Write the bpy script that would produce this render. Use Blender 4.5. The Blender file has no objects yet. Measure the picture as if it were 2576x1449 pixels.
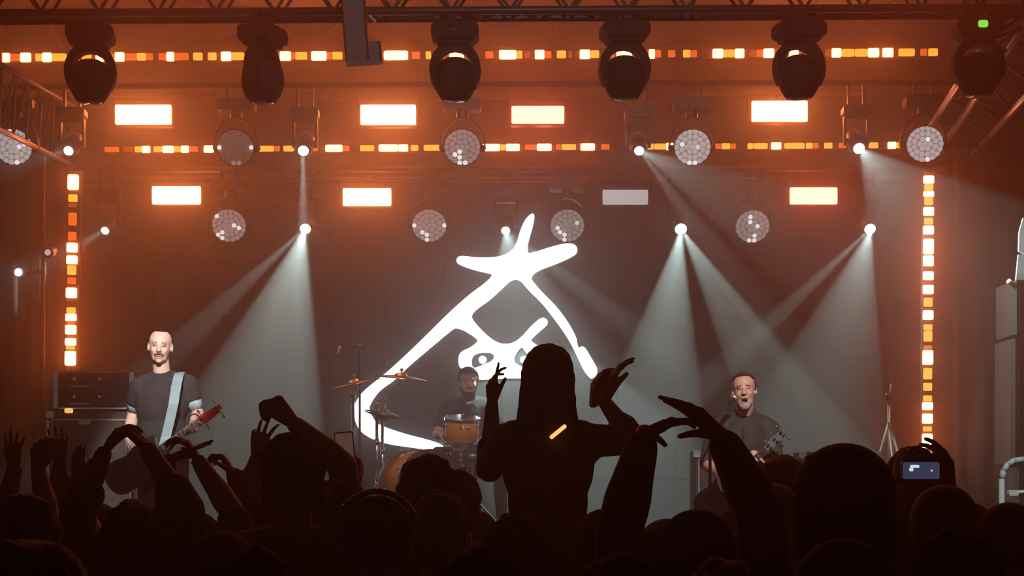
import bpy, bmesh, math, random
from mathutils import Vector, Matrix, Euler, noise as mnoise

sc = bpy.context.scene
C = sc.collection
random.seed(7)
PI = math.pi
F = 4800.0                       # focal length in pixels of the 2576 px wide frame
HY, CZ = 1271.0, 1.75            # horizon row and camera height

# ------------------------------------------------------------ camera, world, exposure
cam = bpy.data.objects.new('camera', bpy.data.cameras.new('camera'))
C.objects.link(cam)
cam.location = (0, 0, CZ)
cam.rotation_euler = (PI / 2, 0, 0)
cam.data.sensor_width = 36.0
cam.data.lens = 36.0 * F / 2576
cam.data.shift_y = (HY - 724.5) / 2576
cam.data.clip_end = 100
sc.camera = cam
w = bpy.data.worlds.new('night'); sc.world = w; w.use_nodes = True
w.node_tree.nodes['Background'].inputs[0].default_value = (1.0, 0.42, 0.28, 1)
w.node_tree.nodes['Background'].inputs[1].default_value = 0.006
sc.view_settings.view_transform = 'Standard'
sc.view_settings.look = 'None'
sc.view_settings.gamma = 1
sc.view_settings.exposure = 0.0
sc.view_settings.use_curve_mapping = False
sc.cycles.volume_bounces = 0
sc.cycles.max_bounces = 5
sc.cycles.use_light_tree = True
sc.cycles.use_denoising = True


def at(x, y, Y):
    return Vector(((x - 1288) * Y / F, Y, CZ + (HY - y) * Y / F))


def spot(name, p, target, deg, watts, col, blend=0.1, radius=0.02):
    d = bpy.data.lights.new(name, 'SPOT')
    d.energy = watts; d.color = col; d.spot_size = math.radians(deg); d.spot_blend = blend
    d.shadow_soft_size = radius
    o = bpy.data.objects.new(name, d); C.objects.link(o)
    o.location = p
    o.rotation_euler = (Vector(target) - Vector(p)).to_track_quat('-Z', 'Y').to_euler()
    return o


WHITE = (0.70, 1.0, 0.95)
WARM = (1.0, 0.90, 0.84)
# front-of-house lamps hung above the audience, aimed at the three musicians, then three added fills
spot('front_light_bass', (-1.5, 6.5, 6.2), at(405, 960, 13), 8.0, 4600, WARM, 0.35, 0.06)
spot('front_light_singer', (2.4, 6.5, 6.2), at(1870, 1060, 13), 8.0, 2300, WARM, 0.35, 0.06)
spot('front_light_drums', (0.3, 6.5, 6.4), at(1130, 1110, 15.4), 8.5, 1500, (1.0, .85, .78), 0.4, 0.06)
spot('added_front_fill', (0.4, 5.5, 6.6), (0, 15.0, 2.6), 46, 420, (0.92, 0.97, 1.0), 0.5, 0.1)  # broad unseen fill added to brighten the stage and amplifiers
spot('added_rail_fill', (3.0, 6.2, 6.2), at(2560, 1160, 11.4), 9, 900, (0.88, 1.0, 0.94), 0.4, 0.06)  # unseen lamp added to brighten the handrail
spot('added_banner_fill', (3.0, 6.2, 6.2), at(2574, 620, 14.8), 3.6, 1500, (0.85, 1.0, 0.98), 0.4, 0.06)  # unseen lamp added to brighten the banner
# unseen lamps added above the stage front to redden the rims of audience heads
spot('added_rim_orange', (-2.2, 11.9, 5.6), (-1.6, 4.0, 1.3), 80, 110, (1.0, 0.13, 0.04), 0.6, 0.15)
spot('added_rim_red', (2.6, 11.9, 5.6), (2.0, 4.0, 1.3), 80, 110, (1.0, 0.12, 0.04), 0.6, 0.15)


def beam(name, px, py, Y, a0, a1, watts, blend=0.15, fwd=0.10, col=WHITE):
    """a stage lamp at a truss position, throwing a fan from angle a0 to a1 (degrees from straight down, + = stage left)"""
    p = at(px, py, Y)
    m = math.radians((a0 + a1) / 2)
    t = p + Vector((math.sin(m), -fwd, -math.cos(m)))
    return spot(name, p + Vector((0, -0.03, 0)), t + Vector((0, -0.03, 0)), abs(a1 - a0), watts, col, blend, 0.015)


BU, BL = 15.06, 16.06
beam('beam_left_edge', 768, 576, BL, -51, -41, 2205)
beam('beam_left_fan', 768, 576, BL, -34.5, 6.5, 1890)
beam('beam_left_rim', 768, 576, BL, 1.5, 6.5, 840)
beam('beam_left_drop', 763, 380, BU, -3, 5, 3148)
beam('beam_right_fan', 1713, 577, BL, -25, 7, 1995)
beam('beam_right_edge', 1713, 577, BL, 17, 41, 1732)
beam('beam_right_rim', 1713, 577, BL, 33, 41, 1732)
beam('beam_far_edge', 2189, 577, BL, -51, -43, 2205)
beam('beam_far_fan', 2189, 577, BL, -36, 4, 997)
beam('beam_far_rim', 2189, 577, BL, 0, 4, 787)
beam('beam_far_spill', 2189, 577, BL, 4, 13, 183)
beam('beam_corner_fan', 2161, 374, BU, 4, 71, 361)
beam('beam_corner_rim', 2161, 374, BU, 64, 71, 840)
beam('beam_corner_edge', 2161, 374, BU, 3, 8, 441)
beam('beam_centre_band', 1608, 380, BU, 30, 42, 787)
beam('beam_centre_fan', 1608, 380, BU, 44, 78, 472)
beam('beam_screen_band', 1272, 581, BL, 47, 57, 1732)
beam('beam_screen_fan', 1272, 581, BL, -20, 44, 787, 0.15, -0.25)
beam('beam_small_left', 264, 581, BL, -70, -45, 315)
beam('beam_small_corner', 172, 380, BU, -85, -60, 210)

# ------------------------------------------------------------ helpers
def mat(name, col, rough=0.6, metal=0.0, spec=0.5, noise=0.0, nscale=8.0, bump=0.0, emit=None, power=0.0, sheen=0.0):
    m = bpy.data.materials.new(name); m.use_nodes = True
    nt = m.node_tree; b = nt.nodes['Principled BSDF']
    b.inputs['Base Color'].default_value = (*col, 1)
    b.inputs['Roughness'].default_value = rough
    b.inputs['Metallic'].default_value = metal
    b.inputs['Specular IOR Level'].default_value = spec
    if sheen: b.inputs['Sheen Weight'].default_value = sheen
    if emit is not None:
        b.inputs['Emission Color'].default_value = (*emit, 1)
        b.inputs['Emission Strength'].default_value = power
    if noise or bump:
        tc = nt.nodes.new('ShaderNodeTexCoord')
        n = nt.nodes.new('ShaderNodeTexNoise'); n.inputs['Scale'].default_value = nscale
        n.inputs['Detail'].default_value = 4
        nt.links.new(tc.outputs['Object'], n.inputs['Vector'])
        if noise:
            r = nt.nodes.new('ShaderNodeValToRGB')
            r.color_ramp.elements[0].position = 0.3; r.color_ramp.elements[1].position = 0.7
            r.color_ramp.elements[0].color = (*[c * (1 - noise) for c in col], 1)
            r.color_ramp.elements[1].color = (*[min(1, c * (1 + noise)) for c in col], 1)
            nt.links.new(n.outputs['Fac'], r.inputs['Fac'])
            nt.links.new(r.outputs['Color'], b.inputs['Base Color'])
        if bump:
            bp = nt.nodes.new('ShaderNodeBump'); bp.inputs['Strength'].default_value = bump
            nt.links.new(n.outputs['Fac'], bp.inputs['Height'])
            nt.links.new(bp.outputs['Normal'], b.inputs['Normal'])
    return m


class MB:
    """collects plain shapes into one mesh"""
    def __init__(s): s.v, s.f, s.m = [], [], []

    def add(s, vs, fs, mi=0):
        k = len(s.v); s.v += [tuple(x) for x in vs]
        s.f += [tuple(i + k for i in f) for f in fs]; s.m += [mi] * len(fs)
        return s

    def box(s, c, d, rot=None, ch=0.0, mi=0):
        """box with centre c and size d; ch > 0 chamfers the four long (local z) edges"""
        hx, hy, hz = d[0] / 2, d[1] / 2, d[2] / 2
        if ch:
            o = [(-hx + ch, -hy), (hx - ch, -hy), (hx, -hy + ch), (hx, hy - ch), (hx - ch, hy), (-hx + ch, hy), (-hx, hy - ch), (-hx, -hy + ch)]
        else:
            o = [(-hx, -hy), (hx, -hy), (hx, hy), (-hx, hy)]
        n = len(o)
        vs = [Vector((x, y, -hz)) for x, y in o] + [Vector((x, y, hz)) for x, y in o]
        if rot is not None: vs = [rot @ v for v in vs]
        vs = [v + Vector(c) for v in vs]
        fs = [tuple(range(n))[::-1], tuple(range(n, 2 * n))] + [(i, (i + 1) % n, n + (i + 1) % n, n + i) for i in range(n)]
        return s.add(vs, fs, mi)

    def rbox(s, c, d, r, rot=None, seg=3, mi=0):
        """slab with rounded corners in local x/z, thickness along local y"""
        hx, hy, hz = d[0] / 2, d[1] / 2, d[2] / 2
        o = []
        for cx, cz, a0 in ((hx - r, hz - r, 0), (-hx + r, hz - r, 90), (-hx + r, -hz + r, 180), (hx - r, -hz + r, 270)):
            for k in range(seg + 1):
                a = math.radians(a0 + 90 * k / seg); o.append((cx + r * math.cos(a), cz + r * math.sin(a)))
        n = len(o)
        vs = [Vector((x, -hy, z)) for x, z in o] + [Vector((x, hy, z)) for x, z in o]
        if rot is not None: vs = [rot @ v for v in vs]
        vs = [v + Vector(c) for v in vs]
        fs = [tuple(range(n)), tuple(range(n, 2 * n))[::-1]] + [(n + i, n + (i + 1) % n, (i + 1) % n, i) for i in range(n)]
        return s.add(vs, fs, mi)

    def tube(s, a, b, r0, r1=None, n=10, mi=0, caps=True):
        a, b = Vector(a), Vector(b); r1 = r0 if r1 is None else r1
        q = (b - a).to_track_quat('Z', 'Y')
        vs = []
        for p, r in ((a, r0), (b, r1)):
            for k in range(n):
                t = 2 * PI * k / n; vs.append(p + q @ Vector((r * math.cos(t), r * math.sin(t), 0)))
        fs = [(i, (i + 1) % n, n + (i + 1) % n, n + i) for i in range(n)]
        if caps: fs += [tuple(range(n))[::-1], tuple(range(n, 2 * n))]
        return s.add(vs, fs, mi)

    def path(s, pts, r, n=8, mi=0):
        for p, q in zip(pts, pts[1:]): s.tube(p, q, r, n=n, mi=mi)
        return s

    def lathe(s, prof, c=(0, 0, 0), rot=None, n=24, mi=0, sx=1.0, sy=1.0):
        """prof: (radius, z) pairs turned about local z"""
        vs, fs = [], []
        for r, z in prof:
            for k in range(n):
                t = 2 * PI * k / n; vs.append(Vector((r * sx * math.cos(t), r * sy * math.sin(t), z)))
        if rot is not None: vs = [rot @ v for v in vs]
        vs = [v + Vector(c) for v in vs]
        for j in range(len(prof) - 1):
            for k in range(n):
                fs.append((j * n + k, j * n + (k + 1) % n, (j + 1) * n + (k + 1) % n, (j + 1) * n + k))
        if prof[0][0] > 1e-6: fs.append(tuple(range(n))[::-1])
        if prof[-1][0] > 1e-6: fs.append(tuple((len(prof) - 1) * n + k for k in range(n)))
        return s.add(vs, fs, mi)

    def ball(s, c, r, rot=None, n=12, m=8, mi=0):
        if not hasattr(r, '__len__'): r = (r, r, r)
        prof = []
        vs, fs = [], []
        for j in range(1, m):
            a = PI * j / m
            for k in range(n):
                t = 2 * PI * k / n
                vs.append(Vector((r[0] * math.sin(a) * math.cos(t), r[1] * math.sin(a) * math.sin(t), r[2] * math.cos(a))))
        vs += [Vector((0, 0, r[2])), Vector((0, 0, -r[2]))]
        if rot is not None: vs = [rot @ v for v in vs]
        vs = [v + Vector(c) for v in vs]
        for j in range(m - 2):
            for k in range(n):
                fs.append((j * n + k, (j + 1) * n + k, (j + 1) * n + (k + 1) % n, j * n + (k + 1) % n))
        T, B = len(vs) - 2, len(vs) - 1
        for k in range(n):
            fs.append((T, k, (k + 1) % n)); fs.append((B, (m - 2) * n + (k + 1) % n, (m - 2) * n + k))
        return s.add(vs, fs, mi)

    def cap(s, a, b, r0, r1=None, n=10, mi=0):
        """tapered capsule as one closed skin"""
        a, b = Vector(a), Vector(b); r1 = r0 if r1 is None else r1
        q = (b - a).to_track_quat('Z', 'Y'); L = (b - a).length
        prof = []
        for k in range(4):
            t = -PI / 2 + (k + 0.3) / 4 * PI / 2; prof.append((r0 * math.cos(t), r0 * math.sin(t)))
        for k in range(1, 5):
            t = (k - 0.3) / 4 * PI / 2 if k else 0; prof.append((r1 * math.cos(t), L + r1 * math.sin(t)))
        return s.lathe(prof, a, q.to_matrix(), n, mi)

    def build(s, name, m=None, parent=None, smooth=False, mats=None):
        me = bpy.data.meshes.new(name)
        off = Vector((0, 0, 0)); p = parent
        while p is not None: off += p.location; p = p.parent
        me.from_pydata([tuple(Vector(v) - off) for v in s.v], [], s.f)
        for x in (mats or [m]): me.materials.append(x)
        if mats: me.polygons.foreach_set('material_index', s.m)
        if smooth: me.shade_smooth() if smooth is True else me.shade_auto_smooth() if hasattr(me, 'shade_auto_smooth') else me.shade_smooth()
        me.update()
        o = bpy.data.objects.new(name, me); C.objects.link(o)
        if parent is not None: o.parent = parent
        return o


def thing(name, label, cat, loc=(0, 0, 0), group=None):
    o = bpy.data.objects.new(name, None); C.objects.link(o)
    o.location = loc; o.empty_display_size = 0.1
    o['label'] = label; o['category'] = cat
    if group: o['group'] = group
    return o


def tag(o, label, cat, group=None):
    o['label'] = label; o['category'] = cat
    if group: o['group'] = group
    return o


def struct(o):
    o['kind'] = 'structure'; return o


def link(name, me, loc, parent, scale=None, rot=None):
    """one more object on a mesh that already exists"""
    o = bpy.data.objects.new(name, me); C.objects.link(o)
    o.location = loc; o.parent = parent
    if scale: o.scale = scale
    if rot: o.rotation_euler = rot
    return o


def dup(root, loc, rot=None, label=None, group=None):
    r = root.copy(); C.objects.link(r); r.location = loc
    if rot is not None: r.rotation_euler = rot
    if label: r['label'] = label
    if group: r['group'] = group
    for ch in list(root.children):
        c = ch.copy(); C.objects.link(c); c.parent = r
        for g in ch.children:
            d = g.copy(); C.objects.link(d); d.parent = c
    return r

# ------------------------------------------------------------ materials
BLACK = mat('black_paint', (0.012, 0.011, 0.011), 0.45)
MATTE = mat('matte_black', (0.016, 0.015, 0.015), 0.75)
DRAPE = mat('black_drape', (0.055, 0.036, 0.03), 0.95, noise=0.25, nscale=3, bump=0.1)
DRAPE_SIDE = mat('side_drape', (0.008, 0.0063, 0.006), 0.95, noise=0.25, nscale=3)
ROOF = mat('tent_fabric', (0.36, 0.30, 0.29), 0.8, noise=0.12, nscale=1.5)
ALU = mat('aluminium_tube', (0.55, 0.52, 0.50), 0.35, metal=0.9)
TRUSS = mat('dark_truss_paint', (0.02, 0.012, 0.010), 0.5)
CHROME = mat('chrome', (0.85, 0.87, 0.88), 0.12, metal=1.0)
FLOOR = mat('stage_boards', (0.05, 0.045, 0.04), 0.6, noise=0.3, nscale=6)
GROUND = mat('ground', (0.03, 0.025, 0.022), 0.9, noise=0.4, nscale=4)


def led(name, col, p, sample=True):
    m = mat(name, (0.02, 0.02, 0.02), 0.4, emit=col, power=p)
    m.cycles.emission_sampling = 'FRONT' if sample else 'NONE'
    return m


ORANGE = (1.0, 0.30, 0.035)
L_W = led('led_hot', (1.0, 0.175, 0.040), 34.0)
L_Y = led('led_amber', (1.0, 0.27, 0.028), 2.6)
L_O = led('led_orange', (1.0, 0.14, 0.012), 1.1)
L_D = led('led_dim', (1.0, 0.13, 0.012), 0.40, False)
STROBE = led('strobe_hot', (1.0, 0.225, 0.055), 30.0)
STROBE_R = led('strobe_red_rim', (1.0, 0.14, 0.06), 18.0)
STROBE_G = led('strobe_grey', (0.62, 0.60, 0.62), 0.85, False)

# ------------------------------------------------------------ setting
g = MB().box((0, 8, -0.05), (40, 40, 0.1)); o = struct(g.build('floor', GROUND)); o.name = 'floor'
g = MB().box((0, 14.6, 0.575), (11, 6.2, 1.15)); struct(g.build('stage_platform', FLOOR))
g = MB()
for i in range(15):                                   # stage boards
    g.box((-5.1 + i * 0.73, 14.6, 1.175), (0.715, 6.2, 0.05))
struct(g.build('stage_floor', FLOOR))


def drape(name, x0, x1, Y, z0, z1, m, along='x', pleat=0.22, depth=0.05):
    """hanging cloth with pleats; along x or along y"""
    n = max(8, int((x1 - x0) / pleat * 8)); vs = []
    rnd = random.Random(name)
    ph = [rnd.uniform(0, 6) for _ in range(3)]
    for j in range(5):
        z = z0 + (z1 - z0) * j / 4
        for i in range(n + 1):
            u = x0 + (x1 - x0) * i / n
            d = depth * math.sin(2 * PI * u / pleat + ph[0] + 0.8 * math.sin(u * 1.7 + ph[1])) + depth * 0.5 * math.sin(u * 5 + ph[2] + j * 0.3)
            vs.append((u, Y + d, z) if along == 'x' else (Y + d, u, z))
    fs = [(j * (n + 1) + i, j * (n + 1) + i + 1, (j + 1) * (n + 1) + i + 1, (j + 1) * (n + 1) + i) for j in range(4) for i in range(n)]
    k = MB(); k.add(vs, fs)
    o = k.build(name, m, smooth=True)
    mod = o.modifiers.new('cloth', 'SOLIDIFY'); mod.thickness = 0.006
    return struct(o)


drape('wall_back', -6.2, 6.2, 17.5, 1.1, 6.6, DRAPE, pleat=0.5, depth=0.035)
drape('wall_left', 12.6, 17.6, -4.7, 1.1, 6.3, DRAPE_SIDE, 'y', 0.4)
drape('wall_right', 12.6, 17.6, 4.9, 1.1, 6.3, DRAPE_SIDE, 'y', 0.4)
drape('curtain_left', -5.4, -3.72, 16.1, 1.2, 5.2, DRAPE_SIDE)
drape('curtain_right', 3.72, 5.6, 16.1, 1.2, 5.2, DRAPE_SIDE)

# haze filling the stage
hz = MB().box((0, 14.9, 4.2), (10.0, 4.8, 6.0))
hm = bpy.data.materials.new('stage_haze'); hm.use_nodes = True
nt = hm.node_tree; nt.nodes.clear()
out = nt.nodes.new('ShaderNodeOutputMaterial'); vs_ = nt.nodes.new('ShaderNodeVolumeScatter')
vs_.inputs['Color'].default_value = (0.95, 0.90, 0.88, 1)
vs_.inputs['Density'].default_value = 0.092
vs_.inputs['Anisotropy'].default_value = 0.74
nt.links.new(vs_.outputs[0], out.inputs['Volume'])
hm.cycles.volume_sampling = 'MULTIPLE_IMPORTANCE'
o = hz.build('haze', hm); o['kind'] = 'structure'
tag(o, 'thin grey smoke haze hanging over the whole stage', 'haze')
hm2 = hm.copy(); hm2.name = 'audience_veil_haze'
for n_ in hm2.node_tree.nodes:
    if n_.type == 'VOLUME_SCATTER': n_.inputs['Density'].default_value = 0.013
o = MB().box((0, 6.1, 3.6), (10.0, 12.3, 7.1)).build('haze', hm2); o['kind'] = 'structure'  # thin haze added so stage light veils the black crowd
tag(o, 'faint haze added over the audience to lift its blacks', 'haze')

# ------------------------------------------------------------ LED strips
unit = MB().rbox((0, 0, 0), (1, 1, 1), 0.12, seg=2)


def seg_mesh(m):
    me = unit.build('led_segment', m).data
    return me


SEG = {}
for k, m in (('W', L_W), ('Y', L_Y), ('O', L_O), ('D', L_D)):
    o = unit.build('led_segment', m); SEG[k] = o.data; bpy.data.objects.remove(o)


def strip(label, segs, ends, Y, horizontal, across, bulge=None):
    """ends: two pixels giving the axis of the strip; segs: (from, to, brightness) along it in pixels"""
    (xa, ya), (xb, yb) = ends
    A, B = at(xa, ya, Y), at(xb, yb, Y)
    root = thing('led_strip', label, 'led light', A, 'led pixel strips of the stage frame')
    d = (B - A).normalized()
    ang = math.atan2(d.z, d.x)
    h = MB(); R = Matrix.Rotation(-ang, 3, 'Y')
    L = (B - A).length
    wd = across * Y / F
    if not horizontal: B = Vector((B.x, B.y, 1.22)); L0 = L; L = (B - A).length
    h.box((A + B) / 2 + Vector((0, 0.05, 0)), (L + 0.06, 0.07, wd * 1.25), R)
    h.build('housing', MATTE, root)
    if not horizontal: B = at(xb, yb, Y); L = L0
    for s in segs:
        p, q, k = s[:3]
        if horizontal:
            t0, t1 = (p - xa) / (xb - xa), (q - xa) / (xb - xa)
        else:
            t0, t1 = (p - ya) / (yb - ya), (q - ya) / (yb - ya)
        c = A + (B - A) * (t0 + t1) / 2
        ln = max(0.01, abs(t1 - t0) * L - 0.006)
        wf = {'W': 1.12, 'Y': 0.92, 'O': 0.85, 'D': 0.85}[k]
        link('led_segment', SEG[k], c - A + Vector((0, 0.008, 0)), root, (ln, 0.02, wd * wf), (0, -ang, 0))
    return root


def parse(t):
    r = []
    for w_ in t.split():
        a, b, k = w_.split(','); r.append((float(a), float(b), k))
    return r


R1 = parse('''0,25,W 25,50,O 50,78,W 88,105,Y 105,130,W 130,168,Y 180,200,O 205,230,Y 240,262,W 270,286,O 288,313,W 315,343,O 343,368,Y 368,385,O
398,418,O 418,438,W 438,475,O 485,510,Y 522,545,Y 555,582,W 582,615,Y 625,645,O 655,680,Y 703,732,W 732,742,O 742,773,Y 782,822,W 822,835,O 835,862,Y
965,1027,W 1035,1057,O 1070,1085,Y 1100,1120,O 1130,1168,W 1180,1200,O 1220,1242,O 1255,1300,W 1300,1315,Y 1318,1333,D 1345,1370,W 1370,1388,O 1400,1425,Y
1428,1440,D 1458,1485,W 1485,1508,Y 1520,1545,O 1550,1590,W 1605,1625,O 1632,1648,W 1648,1664,O 1680,1700,O 1718,1738,Y 1738,1754,O 1792,1820,W 1820,1848,Y
1848,1873,W 1885,1903,D 1903,1920,O 1920,1948,W 1960,1980,O 1985,2010,W 2025,2050,O 2075,2090,D 2092,2117,W 2117,2150,Y 2150,2183,Y 2183,2212,W 2220,2248,W
2260,2302,Y 2315,2333,O 2335,2360,Y''')
R2 = parse('''262,300,O 310,335,D 338,356,Y 356,378,W 386,408,Y 408,437,W 437,455,Y 455,475,W 475,498,O 512,538,W 555,575,O 590,620,O 650,690,Y 690,705,O 712,740,Y
785,800,O 818,862,W 862,880,O 905,942,Y 952,1002,W 1002,1027,W 1033,1053,Y 1065,1117,Y 1213,1258,W 1258,1272,Y 1272,1308,W 1320,1350,O 1350,1388,W 1398,1412,O
1412,1450,Y 1460,1497,W 1512,1534,O 1628,1645,Y 1645,1675,Y 1675,1695,W 1790,1815,O 1815,1838,Y 1838,1852,O 1880,1895,Y 1895,1932,Y 1940,1966,W 1973,2025,Y
2027,2045,Y 2045,2060,O 2073,2095,Y 2110,2130,O 2185,2210,Y 2233,2255,W 2255,2275,Y''')
CL = parse('''438,478,W 488,508,Y 510,522,D 534,568,O 582,605,O 610,635,W 642,665,W 667,692,Y 697,715,O 723,750,W 772,788,Y 788,808,W 808,817,O 817,842,W 850,870,W
870,880,Y 882,920,W''')
CR = parse('''441,462,W 462,480,Y 480,495,W 495,516,Y 520,543,W 547,565,Y 567,590,W 600,640,W 642,670,W 682,705,W 716,740,W 748,772,Y 780,805,W 815,832,Y 832,860,Y
868,878,O 880,918,W 925,955,Y 962,984,Y 994,1010,Y 1011,1032,W 1040,1066,W 1072,1086,Y 1090,1128,W 1132,1155,Y''')
strip('uppermost horizontal strip of glowing amber led pixels behind the hanging lamps', R1, ((-2, 144.5), (2363, 131)), 16.6, True, 20)
strip('lower horizontal strip of glowing amber led pixels under the flood panels', R2, ((255, 376), (2278, 365)), 16.6, True, 15)
strip('upright strip of led pixels rising behind the bass amplifier', CL, ((184, 436), (176, 922)), 15.4, False, 24)
strip('tall upright strip of led pixels beside the right side curtain', CR, ((2337, 438), (2333, 1158)), 15.4, False, 23)

# ------------------------------------------------------------ flood panels (strobes)
def strobe(x0, x1, y0, y1, m, label, Y=16.3):
    a, b = at(x0, y1, Y), at(x1, y0, Y); c = (a + b) / 2; d = b - a
    root = thing('flood_panel', label, 'stage light', c, 'rectangular flood panels on the rear truss')
    MB().rbox(c + Vector((0, 0.05, 0)), (d.x + 0.03, 0.09, d.z + 0.03), 0.02).build('housing', BLACK, root)
    MB().rbox(c, (d.x, 0.02, d.z), 0.012).build('emitter', m, root)
    k = MB(); hz_ = d.z / 2 + 0.07
    k.path([c + Vector((-d.x / 2 - 0.03, 0.05, 0)), c + Vector((-d.x / 2 - 0.03, 0.05, hz_)), c + Vector((d.x / 2 + 0.03, 0.05, hz_)), c + Vector((d.x / 2 + 0.03, 0.05, 0))], 0.008)
    k.tube(c + Vector((0, 0.05, hz_)), c + Vector((0, 0.15, at(0, 246 if y0 < 400 else 452, 16.45).z - c.z)), 0.02)
    k.build('yoke', BLACK, root)


strobe(290, 431, 264, 313, STROBE, 'white hot flood panel beneath the lower end of the first hanging lamp from stage left')
strobe(907, 1046, 264, 314, STROBE, 'white hot flood panel beneath the hanging square post')
strobe(1287, 1419, 267, 311, STROBE_R, 'flood panel with reddish rim between the third and fourth hanging lamps')
strobe(1891, 2031, 254, 306, STROBE, 'white hot flood panel directly below the fifth hanging lamp')
strobe(383, 505, 469, 514, STROBE, 'lower row flood panel with golden halo above the bass player')
strobe(863, 984, 474, 518, STROBE, 'lower row flood panel with golden halo nearest the glowing star figure')
strobe(1516, 1630, 478, 515, STROBE_G, 'dull grey flood panel without any halo', 16.3)
strobe(1987, 2106, 472, 514, STROBE_R, 'lower row flood panel with red orange rim above the singer')

# ------------------------------------------------------------ tent roof, towers, trusses
def roof():
    xs = [-6.2, -4.1, -1.9, 0.4, 2.6, 4.2, 6.2]
    ys = [11.2, 13.6, 15.6, 17.6]
    zz = [[6.35, 6.6, 6.3, 6.62, 6.3, 6.55, 6.35], [6.3, 6.1, 6.4, 6.15, 6.45, 6.1, 6.3], [6.1, 6.3, 5.98, 6.3, 6.0, 6.28, 6.1], [5.95, 5.9, 6.08, 5.9, 6.05, 5.92, 5.95]]
    k = MB(); vs = [(x, y, zz[j][i]) for j, y in enumerate(ys) for i, x in enumerate(xs)]
    fs = []
    for j in range(3):
        for i in range(6):
            a, b, c, d = j * 7 + i, j * 7 + i + 1, (j + 1) * 7 + i + 1, (j + 1) * 7 + i
            fs += [(a, b, c), (a, c, d)] if (i + j) % 2 else [(a, b, d), (b, c, d)]
    k.add(vs, fs); o = k.build('ceiling', ROOF); m = o.modifiers.new('t', 'SOLIDIFY'); m.thickness = 0.01; m.offset = 1
    struct(o)
    s = MB()                                            # welded seams of the tent cloth
    es = set()
    for f in fs:
        for p, q in zip(f, f[1:] + f[:1]): es.add((min(p, q), max(p, q)))
    for p, q in es:
        s.tube(Vector(vs[p]) - Vector((0, 0, .012)), Vector(vs[q]) - Vector((0, 0, .012)), 0.010, n=6)
    o2 = s.build('seam', mat('tent_seam', (0.5, 0.45, 0.42), 0.7), o)


roof()


def lattice(label, A, B, w, h, r, rb, step, m, name='truss', up=Vector((0, 0, 1)), group=None, off=0.0):
    """box truss of four chords from A to B (A, B = near lower chord); w goes along the side vector, h along up"""
    A, B = Vector(A), Vector(B); d = (B - A).normalized(); side = d.cross(up).normalized(); up = side.cross(d).normalized()
    if side.y < 0: side = -side
    root = thing(name, label, 'truss', A, group)
    cs = [(0, 0), (w, 0), (0, h), (w, h)]
    for a, b in cs:
        o = side * a + up * b
        MB().tube(A + o, B + o, r, n=10).build('chord', m, root, True)
    L = (B - A).length; n = int((L - off) / step)
    for a, b, c, e in ((0, 0, 0, h), (w, 0, w, h), (0, 0, w, 0), (0, h, w, h)):
        for i in range(n):
            t0 = off + i * step
            p = A + d * t0 + side * a + up * b; q = A + d * (t0 + step / 2) + side * c + up * e
            p2 = A + d * (t0 + step) + side * a + up * b
            if i == 0: bm0 = MB().tube(p, q, rb, n=6, caps=False).build('brace', m, root, True), MB().tube(q, p2, rb, n=6, caps=False).build('brace', m, root, True)
            else:
                for z in bm0:
                    link('brace', z.data, d * (t0 - off), root)
    return root


for x, lb in ((-4.72, 'dark truss tower holding the front truss beside the left side drape'), (4.85, 'dark truss tower holding the front truss beside the right side drape')):
    k = MB(); root = thing('truss_tower', lb, 'truss', (x, 12.1, 0))
    for dx in (-.14, .14):
        for dy in (-.1, .1): MB().tube((x + dx, 12.1 + dy, 0), (x + dx, 12.1 + dy, 6.0), 0.025).build('chord', TRUSS, root)
    k = MB()
    for i in range(14):
        z = 0.2 + i * 0.4
        for dy in (-.1, .1): MB().tube((x - .14, 12.1 + dy, z), (x + .14, 12.1 + dy, z + .4), .012, n=6).build('brace', TRUSS, root)

FT_Y = 12.0
fa, fb = at(-680, 37, FT_Y), at(3300, 15, FT_Y)
lattice('long dark lattice truss across the top carrying the row of hanging lamps', fa, fb, 0.19, 0.29, 0.026, 0.011, 0.37, TRUSS, off=0.1)

# pipes at the back of the stage
def pipe(x0, x1, y0, y1, Y, label, r=0.024, zdrop=None):
    a, b = at(x0, y0, Y), at(x1, y1, Y)
    return tag(MB().tube(a, b, r, n=12).build('rigging_pipe', TRUSS, smooth=True), label, 'pipe')


pipe(-250, 2750, 219, 205, 15.2, 'black rigging pipe carrying the upper row of round wash lamps')
pipe(-220, 2700, 250, 240, 16.45, 'black rigging pipe carrying the upper row of flood panels')
pipe(-100, 2600, 452, 452, 16.45, 'black rigging pipe carrying the lower row of flood panels')
pipe(0, 2600, 428, 424, 16.2, 'black rigging pipe carrying the lower row of round wash lamps')
pipe(-100, 2700, 377, 363, 16.705, 'black rigging pipe right behind the lower amber strip')
for x, lb in ((-4.45, 'upright black pipe beside the left curtain'), (4.6, 'upright black pipe beside the right curtain')):
    k = MB(); root = thing('pipe_stand', lb, 'pipe', (x, 16.5, 1.2))
    k.tube((x, 16.55, 1.2), (x, 16.55, 6.0), .03); k.build('upright', TRUSS, root)
    for z, y_ in ((at(0, 245, 16.45).z, 16.3), (at(0, 452, 16.45).z, 16.3), (at(0, 212, 15.2).z, 15.1), (at(0, 426, 16.2).z, 16.1), (at(0, 371, 16.7).z, 16.5)):
        MB().tube((x, y_, z), (x, 16.74, z), .03).build('cross_arm', TRUSS, root)

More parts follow.
